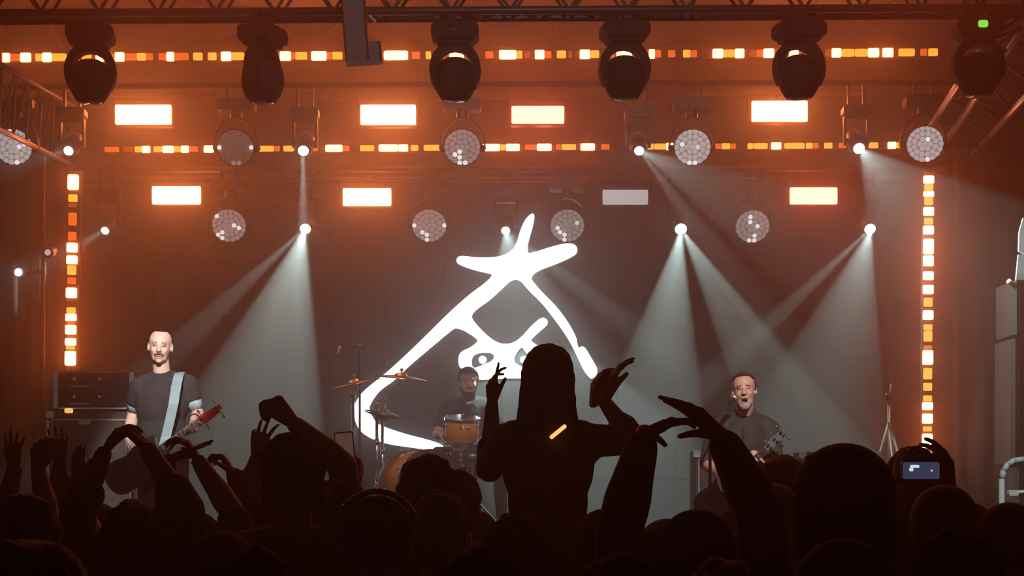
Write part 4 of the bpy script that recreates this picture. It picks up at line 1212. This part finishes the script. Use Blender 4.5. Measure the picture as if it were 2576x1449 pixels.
# loudspeaker stack and handrail at the right edge
SPK = mat('speaker_black', (.013, .015, .015), .6, noise=.2, nscale=30)
BAN = mat('white_banner', (.75, .82, .82), .7, noise=.05, nscale=3)
x0 = at(2547, 0, 14.8).x
root = thing('loudspeaker_stack', 'tall stack of dark loudspeakers cut by the right edge of the frame', 'loudspeaker', (x0 + .35, 15.1, Z0))
for zlo, zhi, dx in ((Z0, 2.05, .03), (2.07, 3.05, .0), (3.07, 3.5, .01)):
    b_ = MB().box((x0 + .35 + dx, 15.1, (zlo + zhi) / 2), (.7, .55, zhi - zlo - .01), ch=.03).build('speaker_box', SPK, root)
    MB().rbox((x0 + .35 + dx, 14.815, (zlo + zhi) / 2), (.6, .012, zhi - zlo - .1), .02).build('grille', BLACK, b_)
k = MB(); k.tube((x0 - .03, 14.8, 3.49), (x0 + .05, 14.85, 3.44), .02); k.build('handle', ALU, root)
root = thing('banner', 'white banner fragments over the loudspeakers catching the lamp light', 'banner', (x0 + .2, 14.9, 3.5))
k = MB(); lo = [at(2556, 705, 14.8), at(2600, 705, 14.8), at(2600, 640, 14.8), at(2562, 640, 14.8)]; up_ = [at(2563, 632, 14.8), at(2600, 650, 14.8), at(2600, 540, 14.8), at(2574, 548, 14.8), at(2564, 585, 14.8)]
for l in (lo, up_):
    n = len(l); k.add([v for v in l] + [v + Vector((0, .03, 0)) for v in l], [tuple(range(n))[::-1], tuple(range(n, 2 * n))] + [(j, (j + 1) % n, n + (j + 1) % n, n + j) for j in range(n)])
k.build('cloth', BAN, root)
pts = [at(2520, 1330, 11.4), at(2520, 1205, 11.4), at(2524, 1185, 11.4), at(2534, 1169, 11.4), at(2550, 1159, 11.4), at(2570, 1156, 11.4), at(2680, 1156, 11.4)]
root = thing('handrail', 'rounded pale steel handrail low at the right edge', 'handrail', (pts[0].x, 11.4, 0))
pts[0].z = 0
k = MB(); k.path(pts, .017, 12)
for p_ in pts[1:-1]: k.ball(p_, .0172, None, 12, 8)
k.build('rail', mat('pale_steel', (.62, .70, .66), .5), root, True)
MB().tube(Vector((pts[-1].x - .02, 11.4, 0)), pts[-1] - Vector((.02, 0, 0)), .017).build('post', EDGE, root, True)
k = MB(); k.rbox(at(2548, 1240, 11.38), (.06, .05, .035), .014); k.tube(at(2560, 1238, 11.4), at(2600, 1236, 11.4), .012); k.build('bracket', EDGE, root)

# ------------------------------------------------------------ audience
CLOTH = [mat('dark_hoodie', (0.030, 0.026, 0.026), 0.95, noise=0.2, nscale=10, sheen=.15), mat('dark_brown_jacket', (0.045, 0.026, 0.020), 0.9, noise=0.2, nscale=10),
         mat('dark_red_top', (0.060, 0.016, 0.014), 0.95, noise=0.2, nscale=10), mat('dark_grey_tee', (0.040, 0.040, 0.044), 0.95, noise=0.2, nscale=10)]
HAIRS = [HAIR_D, mat('chestnut_hair', (0.045, 0.018, 0.012), 0.85, spec=.15, noise=0.3, nscale=60, bump=0.4, sheen=.35), mat('sandy_hair', (0.10, 0.045, 0.025), 0.85, spec=.2, noise=0.3, nscale=60, bump=0.4, sheen=.35)]
GLOSS = mat('glossy_band', (0.10, 0.10, 0.11), 0.12, spec=0.9)
HEADR = lambda yaw, pitch=0, roll=0: fr(180 + yaw, pitch, roll)


def tousle(me, amp):
    me.calc_loop_triangles(); ns = [v.normal.copy() for v in me.vertices]
    for v, n in zip(me.vertices, ns):
        q = v.co
        a = mnoise.noise(q * 22.0) + 0.7 * mnoise.noise(Vector((q.x * 60, q.y * 60, q.z * 18))) + .5 * mnoise.noise(Vector((q.x * 110, q.y * 110, q.z * 40)))
        v.co = q + n * (a * amp)
    return me


def hair_shape(kind, c, R, s, m, parent):
    T = lambda x, y, z: Vector(c) + R @ (Vector((x, y, z)) * s)
    if kind == 'bald':
        return
    if kind == 'short':
        hair_cap(c, R, s, m, parent, lambda x, y, z: (z > .085 and y > -.085) or (y > -.01 and z > -.015) or (y > .03 and z > -.055), 1.10)
        return
    k = MB(); k.ball(T(0, .022, .045), (.088 * s, .108 * s, .094 * s), R, 20, 14)
    if kind == 'long':
        for i in range(-3, 4):
            k.cap(T(i * .024, .085 - abs(i) * .012, .02), T(i * .029, .10 - abs(i) * .010, -.20 - .02 * (i % 2)), .036 * s, .026 * s, 10)
        for e in (-1, 1): k.cap(T(e * .066, .035, .03), T(e * .088, .045, -.16), .032 * s, .024 * s, 10)
    if kind == 'bun':
        k.ball(T(0, .125, .075), (.042 * s, .042 * s, .042 * s), R, 14, 10); k.cap(T(0, .07, .03), T(0, .06, -.05), .06 * s, .05 * s, 12)
    if kind == 'full':
        for e in (-1, 1): k.cap(T(e * .058, .03, .03), T(e * .060, .045, -.055), .038 * s, .030 * s, 12)
        k.cap(T(0, .07, .03), T(0, .075, -.07), .045 * s, .04 * s, 12)
    if kind == 'hood':
        k = MB(); k.ball(T(0, .02, .035), (.100 * s, .120 * s, .112 * s), R, 20, 14); k.cap(T(0, .05, -.02), T(0, .07, -.12), .090 * s, .085 * s, 14)
    place_mesh('hood' if kind == 'hood' else 'hair', [tousle(remesh(k, 'hair', .010 * s, 3), .004 if kind == 'hood' else .010)], [m], parent)


def fan(label, x, ytop, Y, yaw=0, arms=(), hair='short', cloth=0, hcol=0, group='audience seen from behind', pitch=0, roll=0, lean=0.0, s=None, full=True, skin=None, top=None):
    t_ = at(x, ytop, Y); zt = t_.z; s = s or max(.9, min(1.06, zt / 1.78))
    p = thing('person', label, 'person', (t_.x, Y, 0), group)
    R = HEADR(yaw, pitch, roll)
    hc_ = Vector((t_.x, Y, zt - .142 * s)); ac = Matrix.Rotation(math.radians(yaw * .5), 3, 'Z') @ Vector((1, 0, 0)); f = Vector((-ac.y, ac.x, 0))
    nk_ = hc_ + Vector((lean, -.015, -.165 * s)); hip_ = Vector((nk_.x - lean, Y, (nk_.z) - .55 * s))
    shs = [nk_ - ac * .175 * s - Vector((0, 0, .055 * s)), nk_ + ac * .175 * s - Vector((0, 0, .055 * s))]
    for a in arms:
        if a.get('lift', 1): i = 0 if a['side'] < 0 else 1; shs[i] = shs[i] + Vector((0, .02, .035))
    b = MB(); head_shape(b, hc_, R, s, face=False); b.ball(hc_ + R @ Vector((0, -.095 * s, -.015 * s)), (.014 * s, .02 * s, .02 * s), R, 8, 6)
    b.cap(nk_ - Vector((0, 0, .02)), hc_ + R @ Vector((0, .03, -.05)), .060 * s, .056 * s, 12)
    torso(b, hip_, nk_, shs[0], shs[1], s)
    feet_ = [Vector((hip_.x - .11, Y, 0)), Vector((hip_.x + .11, Y, 0))]
    legs(b, hip_, ac, feet_, s)
    sh = MB(); torso(sh, hip_, nk_, shs[0], shs[1], s, g=.016)
    hs = []; done = set()
    for a in arms:
        i = 0 if a['side'] < 0 else 1; done.add(i)
        W = at(a['w'][0], a['w'][1], a.get('Y', Y + .12))
        E = at(*a['e'], a.get('eY', Y + .08)) if 'e' in a else ik(shs[i], W, .30 * s, .26 * s, a.get('hint', (a['side'] * .8, .3, -.5)))
        arm(b, shs[i], E, W, s); arm(sh, shs[i], E, W, s, grow=.015, upto=a.get('sleeve', .55))
        if 'd' in a:
            h = MB(); hd = a.get('hand', {})
            hand_shape(h, W, Vector(a['d']), Vector(a['n']), a.get('thumb', 1), hd.get('s', 1.0) * s, hd.get('c', (20, 20, 20, 20)), hd.get('t', 35), hd.get('sp', 7), hd.get('tc', 20))
            hs.append(remesh(h, 'hand', .0045, 1))
    for i in (0, 1):
        if i in done: continue
        e = -1 if i == 0 else 1
        E = shs[i] + ac * (e * .07) + Vector((0, .0, -.28 * s)); W = E + Vector((-e * .02, .08, -.24 * s))
        arm(b, shs[i], E, W, s); arm(sh, shs[i], E, None, s, grow=.015, upto=.7)
        b.ball(W + Vector((0, .02, -.08)), (.022, .04, .085))
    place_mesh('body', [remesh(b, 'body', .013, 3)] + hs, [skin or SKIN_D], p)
    place_mesh('top', [remesh(sh, 'top', .014, 3)], [top or CLOTH[cloth]], p)
    tr = MB(); legs(tr, hip_, ac, feet_, s, .014); tr.ball(hip_, (.18, .13, .13)); place_mesh('trousers', [remesh(tr, 'trousers', .02, 2)], [JEANS], p)
    hair_shape(hair, hc_, R, s, CLOTH[cloth] if hair == 'hood' else HAIRS[hcol], p)
    return p, hc_, R, s


def A(side, w, d, n, thumb=1, **k):
    r = dict(side=side, w=w, d=d, n=n, thumb=thumb); r.update(k); return r


OPEN = dict(c=(12, 8, 10, 18), sp=9, s=.72); CURL = dict(c=(45, 50, 55, 60), sp=4, s=.85); FIST = dict(c=(95, 100, 100, 100), t=30, tc=50, sp=0); FLAT = dict(c=(6, 4, 5, 8), sp=2, t=20, s=.7)

# a woman on somebody's shoulders, hands clapping over her head
RY = 6.9
cx = at(1378, 0, RY).x
car, chc, cR, cs = fan('person under the long-haired figure, carrying that figure on the shoulders', 1378, 1262, RY, 0, (), 'short', 0, 0)
t_ = at(1380, 866, RY); p = thing('person', 'long-haired person riding on shoulders with both hands raised before the glowing figure', 'person', (cx, RY - .03, 1.2), 'audience seen from behind')
hc_ = Vector((t_.x, RY - .02, t_.z - .140)); R = HEADR(-6, 2); nk_ = hc_ + Vector((-.004, -.015, -.165)); hip_ = Vector((cx, RY - .05, 1.60))
sL, sR = nk_ + Vector((-.155, .0, -.045)), nk_ + Vector((.155, 0, -.045))
b = MB(); head_shape(b, hc_, R, .96, face=False); b.cap(nk_ - Vector((0, 0, .02)), hc_ - Vector((0, 0, .05)), .052, .050, 12); torso(b, hip_, nk_, sL, sR, .90)
eL, wL = at(1232, 1178, RY + .05), at(1238, 1016, RY + .12); eR, wR = at(1592, 1108, RY + .12), at(1520, 1010, RY + .05)
arm(b, sL, eL, wL, .92); arm(b, sR, eR, wR, .96)
kn = [hip_ + Vector((-.14, .36, -.02)), hip_ + Vector((.14, .36, -.02))]; ft = [kn[0] + Vector((0, .02, -.46)), kn[1] + Vector((0, .02, -.46))]
legs(b, hip_, (1, 0, 0), ft, .9, 0, kn)
h1 = MB(); hand_shape(h1, wL, (-.02, .05, 1), (.8, .5, 0), -1, .84, (6, 35, 45, 40), 22, 5)
h2 = MB(); hand_shape(h2, wR, (.30, .1, .95), (.9, .2, -.3), -1, 1.05, (26, 26, 25, 24), 12, 0, 20)
hand_shape(h2, wR + Vector((-.035, .04, -.005)), (.10, .1, 1), (.9, .3, -.1), -1, .92, (46, 44, 42, 40), 10, 0, 20)
place_mesh('body', [remesh(b, 'body', .011, 3), remesh(h1, 'hand', .0042, 1), remesh(h2, 'hand', .0042, 1)], [SKIN_D], p)
t = MB(); torso(t, hip_, nk_, sL, sR, .90, g=.016); arm(t, sL, eL, wL, .92, grow=.014, upto=1.2); arm(t, sR, eR, wR, .96, grow=.014, upto=1.5)
place_mesh('top', [remesh(t, 'top', .012, 3)], [CLOTH[0]], p)
t = MB(); legs(t, hip_, (1, 0, 0), ft, .9, .012, kn); t.ball(hip_, (.16, .13, .12)); place_mesh('trousers', [remesh(t, 'trousers', .014, 2)], [JEANS], p)
k = MB(); T = lambda x, y, z: hc_ + R @ Vector((x, y, z))
k.ball(T(0, .022, .045), (.092, .110, .094), R, 22, 14)
for i in range(-3, 4): k.cap(T(i * .020, .085 - abs(i) * .010, .02), T(i * .027, .085, -.30 + .02 * abs(i)), .040, .022, 10)
for e in (-1, 1): k.cap(T(e * .060, .03, .03), T(e * .082, .045, -.15), .036, .030, 10); k.cap(T(e * .082, .045, -.15), T(e * .095, .05, -.27), .026, .016, 10)
place_mesh('hair', [tousle(remesh(k, 'hair', .009, 3), .005)], [HAIRS[0]], p)
GLOW = mat('orange_gleam_paint', (.5, .1, .02), .3, emit=(1.0, .30, .10), power=2.2); GLOW.cycles.emission_sampling = 'NONE'  # orange gleam on the rider, put in as a glowing bar
o = MB().cap(at(1388, 1099, 6.735), at(1420, 1073, 6.735), .0075, .0075, 8).build('orange_gleam', GLOW, smooth=True); tag(o, 'orange gleam made as a glowing bar against the long-haired rider', 'gleam')
MB().rbox(at(1513, 998, 6.88), (.014, .004, .034), .005, Matrix.Rotation(math.radians(10), 3, 'Y')).build('ring', CHROME, p)

# raised hands in front of the singer
fan('person raising both arms, fingertips nearly joined left of the singer', 1750, 1275, 4.3, 0,
    [A(-1, (1622, 1092), (.80, .25, .36), (.1, -.2, -1), 1, Y=4.5, e=(1560, 1330), eY=4.3, hand=dict(c=(14, 20, 28, 34), sp=9, t=48, tc=-6, s=.84), sleeve=1.86),
     A(1, (1812, 1096), (-.66, .1, .62), (-.3, -.3, -.9), -1, Y=4.5, e=(1912, 1290), eY=4.3, hand=dict(c=(8, 14, 20, 26), sp=6, t=44, tc=-6, s=.92), sleeve=1.86)], 'short', 0, 0)
# left block
fan('person making a peak of both arms overhead in front of the bass player', 330, 1262, 5.6, 0,
    [A(-1, (262, 1140), (.45, .1, .8), (.7, .2, -.3), 1, Y=5.72, e=(196, 1290), hand=CURL, sleeve=1.3), A(1, (372, 1130), (-.62, .1, .62), (-.6, .2, -.5), -1, Y=5.72, e=(470, 1285), hand=CURL, sleeve=1.3)], 'full', 1, 1)
fan('person in a flat-handed overhead clap right of the bass player', 492, 1282, 6.0, 0,
    [A(1, (500, 1162), (-.35, .1, .55), (-.7, 0, -.6), -1, Y=6.1, e=(585, 1290), hand=CURL, sleeve=.9), A(-1, (424, 1158), (.86, .05, .42), (.2, .1, -1), 1, Y=6.1, e=(418, 1290), hand=dict(c=(3, 3, 6, 6), sp=1, t=14, s=.82), sleeve=.9)], 'short', 0, 1)
fan('person lifting an open hand and a curled hand left of the raised fist', 668, 1240, 6.35, 0,
    [A(-1, (586, 1192), (-.42, .05, .70), (-.75, 0, -.65), 1, Y=6.45, e=(640, 1330), hand=dict(c=(70, 75, 75, 70), sp=4, t=50, s=.75), sleeve=.7), A(1, (648, 1152), (.12, .05, 1), (.25, .95, .1), -1, Y=6.45, e=(612, 1285), hand=dict(c=(30, 16, 24, 40), sp=13, t=40, s=.80), sleeve=.7)], 'full', 2, 2)
fan('tall dark-haired head with a fist punched up between bass player and drums', 736, 1084, 5.7, 4,
    [A(1, (742, 1068), (-.55, .15, .72), (-.5, -.3, -.6), -1, Y=5.9, e=(862, 1172), eY=5.75, hand=FIST, sleeve=.6, lift=0)], 'full', 0, 0, s=1.06)
ph, phc, _, _ = fan('person holding up an upright phone beside the drum kit', 806, 1204, 6.9, 6,
    [A(1, (893, 1222), (-.18, .1, 1), (-.6, .6, .2), -1, Y=7.0, e=(905, 1330), hand=dict(c=(55, 55, 55, 55), t=40, sp=3), sleeve=1.4)], 'full', 2, 1)
PHONE = mat('phone_shell', (.02, .02, .022), .3)
SCR = mat('phone_screen', (.05, .04, .04), .2, emit=(.26, .14, .12), power=.30); SCR.cycles.emission_sampling = 'NONE'
SCR2 = mat('phone_screen_blue', (.05, .05, .06), .2, emit=(.16, .19, .36), power=.22); SCR2.cycles.emission_sampling = 'NONE'
SCRW = mat('phone_screen_spot', (.1, .1, .1), .2, emit=(.7, .85, .95), power=.9); SCRW.cycles.emission_sampling = 'NONE'


def phone(label, c, w_, h_, rot, scr, spots):
    root = thing('phone', label, 'phone', c)
    Rr = Matrix.Rotation(math.radians(rot), 3, 'Y')
    MB().rbox(c, (w_, .009, h_), .008, Rr).build('case', PHONE, root)
    s_ = MB().rbox(c + Vector((0, -.0055, 0)), (w_ - .008, .002, h_ - .010), .005, Rr).build('screen', scr, root)
    for (u, v, a, b_) in spots: MB().rbox(c + Rr @ Vector((u, -.0072, v)), (a, .001, b_), min(a, b_) * .4, Rr).build('bright_patch', SCRW, s_)


phone('upright phone held up left of the drum kit showing the stage', at(867, 1122, 6.96), .070, .104, -5, SCR, [(.004, -.030, .024, .006), (.016, -.036, .012, .005)])
fan('round dark head just below the bass drum', 1077, 1139, 6.1, 0, (), 'full', 0, 0)
fan('smaller dark head touching the right side of the round head under the bass drum', 1152, 1179, 7.4, -10, (), 'full', 1, 0)
q_, hq, Rq, sq = fan('large head with a shiny headband catching white light', 950, 1240, 4.7, 0, (), 'short', 0, 0)
k = MB(); n_ = 16
ring = [hq + Rq @ Vector((.099 * sq * math.cos(a), .035, (.045 + .101 * math.sin(a)) * sq)) for a in [math.radians(12 + 156 * i / n_) for i in range(n_ + 1)]]
for i in range(n_): k.tube(ring[i], ring[i + 1], .008, n=8)
k.build('headband', GLOSS, q_, True)
fan('head with reddish rim in front of the bass drum bottom', 1105, 1232, 5.9, 0, (), 'full', 2, 1)
fan('big near head at the bottom centre with messy hair', 1200, 1370, 3.1, 5, (), 'full', 0, 0)
fan('small head low behind the joined hands with an orange rim', 1676, 1300, 5.4, 0, (), 'short', 1, 1)
fan('big near head at the bottom right of centre', 1820, 1404, 3.7, 0, (), 'full', 1, 1)
fan('head directly below the guitar headstock of the singer', 1966, 1140, 7.4, 0, (), 'full', 1, 1)
fan('head with a red rim between the raised forearm and the widest head', 1945, 1212, 6.4, 0, (), 'short', 2, 1)
w_, hw, Rw, sw = fan('widest dark head in a cap standing right of the singer', 2122, 1124, 3.95, -6, (), 'full', 0, 0, s=1.08, roll=0)
CAPM = CLOTH[0]
hair_cap(hw, Rw, sw, CAPM, w_, lambda x, y, z: z > .055, 1.24, name='cap')
MB().rbox(hw + Rw @ Vector((0, .128 * sw, .085 * sw)), (.06, .02, .02), .006).build('cap_strap', CAPM, w_); MB().rbox(hw + Vector((-.062, -.01, .128)), (.035, .03, .014), .004).build('cap_button', CAPM, w_)
fan('head with raised arm silhouette before the foot of the right led strip', 2292, 1122, 6.6, 0, (), 'full', 1, 1)
fan('person holding a sideways phone with both hands below the right led strip', 2372, 1214, 5.2, 0,
    [A(-1, (2272, 1236), (.15, .1, 1), (.7, .5, 0), 1, Y=5.56, e=(2215, 1370), hand=dict(c=(50, 50, 50, 50), t=40, sp=3), sleeve=1.3), A(1, (2388, 1240), (-.12, .1, 1), (-.6, .5, 0), -1, Y=5.56, e=(2470, 1350), hand=dict(c=(35, 30, 35, 40), t=30, sp=9), sleeve=1.3)], 'short', 2, 1)
phone('sideways phone with a bluish picture of the stage below the right led strip', at(2316, 1184, 5.40), .112, .058, 0, SCR2, [(-.018, .012, .026, .008), (-.028, .003, .012, .010), (.030, .0, .005, .005)])
fan('head with red rim below the rounded steel handrail', 2535, 1258, 5.0, 0, (), 'short', 2, 1)
fan('large head with an orange rim at the left edge', 62, 1238, 4.3, 0, (), 'full', 1, 1)
fan('very large near head filling the bottom left corner', 84, 1342, 2.75, 0, (), 'full', 1, 2)
fan('person at the left edge with two hands raised above the amplifier base line', 60, 1262, 6.4, 0,
    [A(-1, (36, 1176), (-.05, .05, 1), (.2, .9, 0), 1, Y=6.5, hand=OPEN, e=(10, 1300)), A(1, (96, 1180), (.08, .05, 1), (.2, .9, 0), -1, Y=6.5, hand=CURL, e=(120, 1300))], 'full', 1, 0)
fan('person with both raised hands touching the bass cabinet outline', 170, 1250, 6.7, 0,
    [A(-1, (150, 1166), (-.02, .05, 1), (-.4, .9, 0), 1, Y=6.8, hand=OPEN, e=(140, 1290)), A(1, (196, 1210), (-.02, .05, 1), (.4, .9, 0), -1, Y=6.8, hand=FLAT, e=(215, 1310))], 'short', 2, 0)
fan('head with a faint red rim behind the near bottom left heads', 338, 1256, 6.6, 0, (), 'full', 2, 1)
fan('head with a flat hair top left of the raised fist person', 560, 1330, 4.4, 0, (), 'short', 0, 0)
fan('dark head under the flood of shadows left of the rider', 1300, 1290, 5.0, 0, (), 'full', 0, 0)
fan('dark head below the arm of the clapping rider', 1520, 1275, 5.6, 0, (), 'short', 0, 0)
fan('near dark shoulder and head below the widest capped head', 2120, 1345, 3.1, 0, (), 'short', 1, 0)
fan('near dark head right of the widest capped head', 2400, 1330, 3.6, 0, (), 'full', 0, 0)
fan('near dark head between the corner head and the headband head', 640, 1372, 3.2, 0, (), 'full', 1, 0)
fan('near dark head beneath the fingertips left of the singer', 1560, 1385, 3.4, 0, (), 'full', 0, 0)
# packed rows farther ahead, only hair lines of them can be seen between the others
src = fan('dark head packed in the rows close to the stage', 250, 1262, 8.6, 0, (), 'short', 0, 0, 'audience rows close to the stage')[0]
i = 0
for Y_, xs_, dy in ((8.6, range(-20, 2700, 310), 1262), (7.45, range(90, 2700, 350), 1275)):
    for x_ in xs_:
        if abs(x_ - 250) < 12 and Y_ == 8.6: continue
        i += 1; v = at(x_ + random.uniform(-20, 20), 0, Y_ + random.uniform(-.06, .06)); v.z = 0
        if any(o_.type == 'EMPTY' and o_.get('category') == 'person' and abs(o_.location.x - v.x) < .50 and abs(o_.location.y - v.y) < .30 for o_ in list(C.objects)): continue
        c_ = dup(src, v); zs = random.uniform(.965, 1.0); c_.scale = (1, 1, zs)
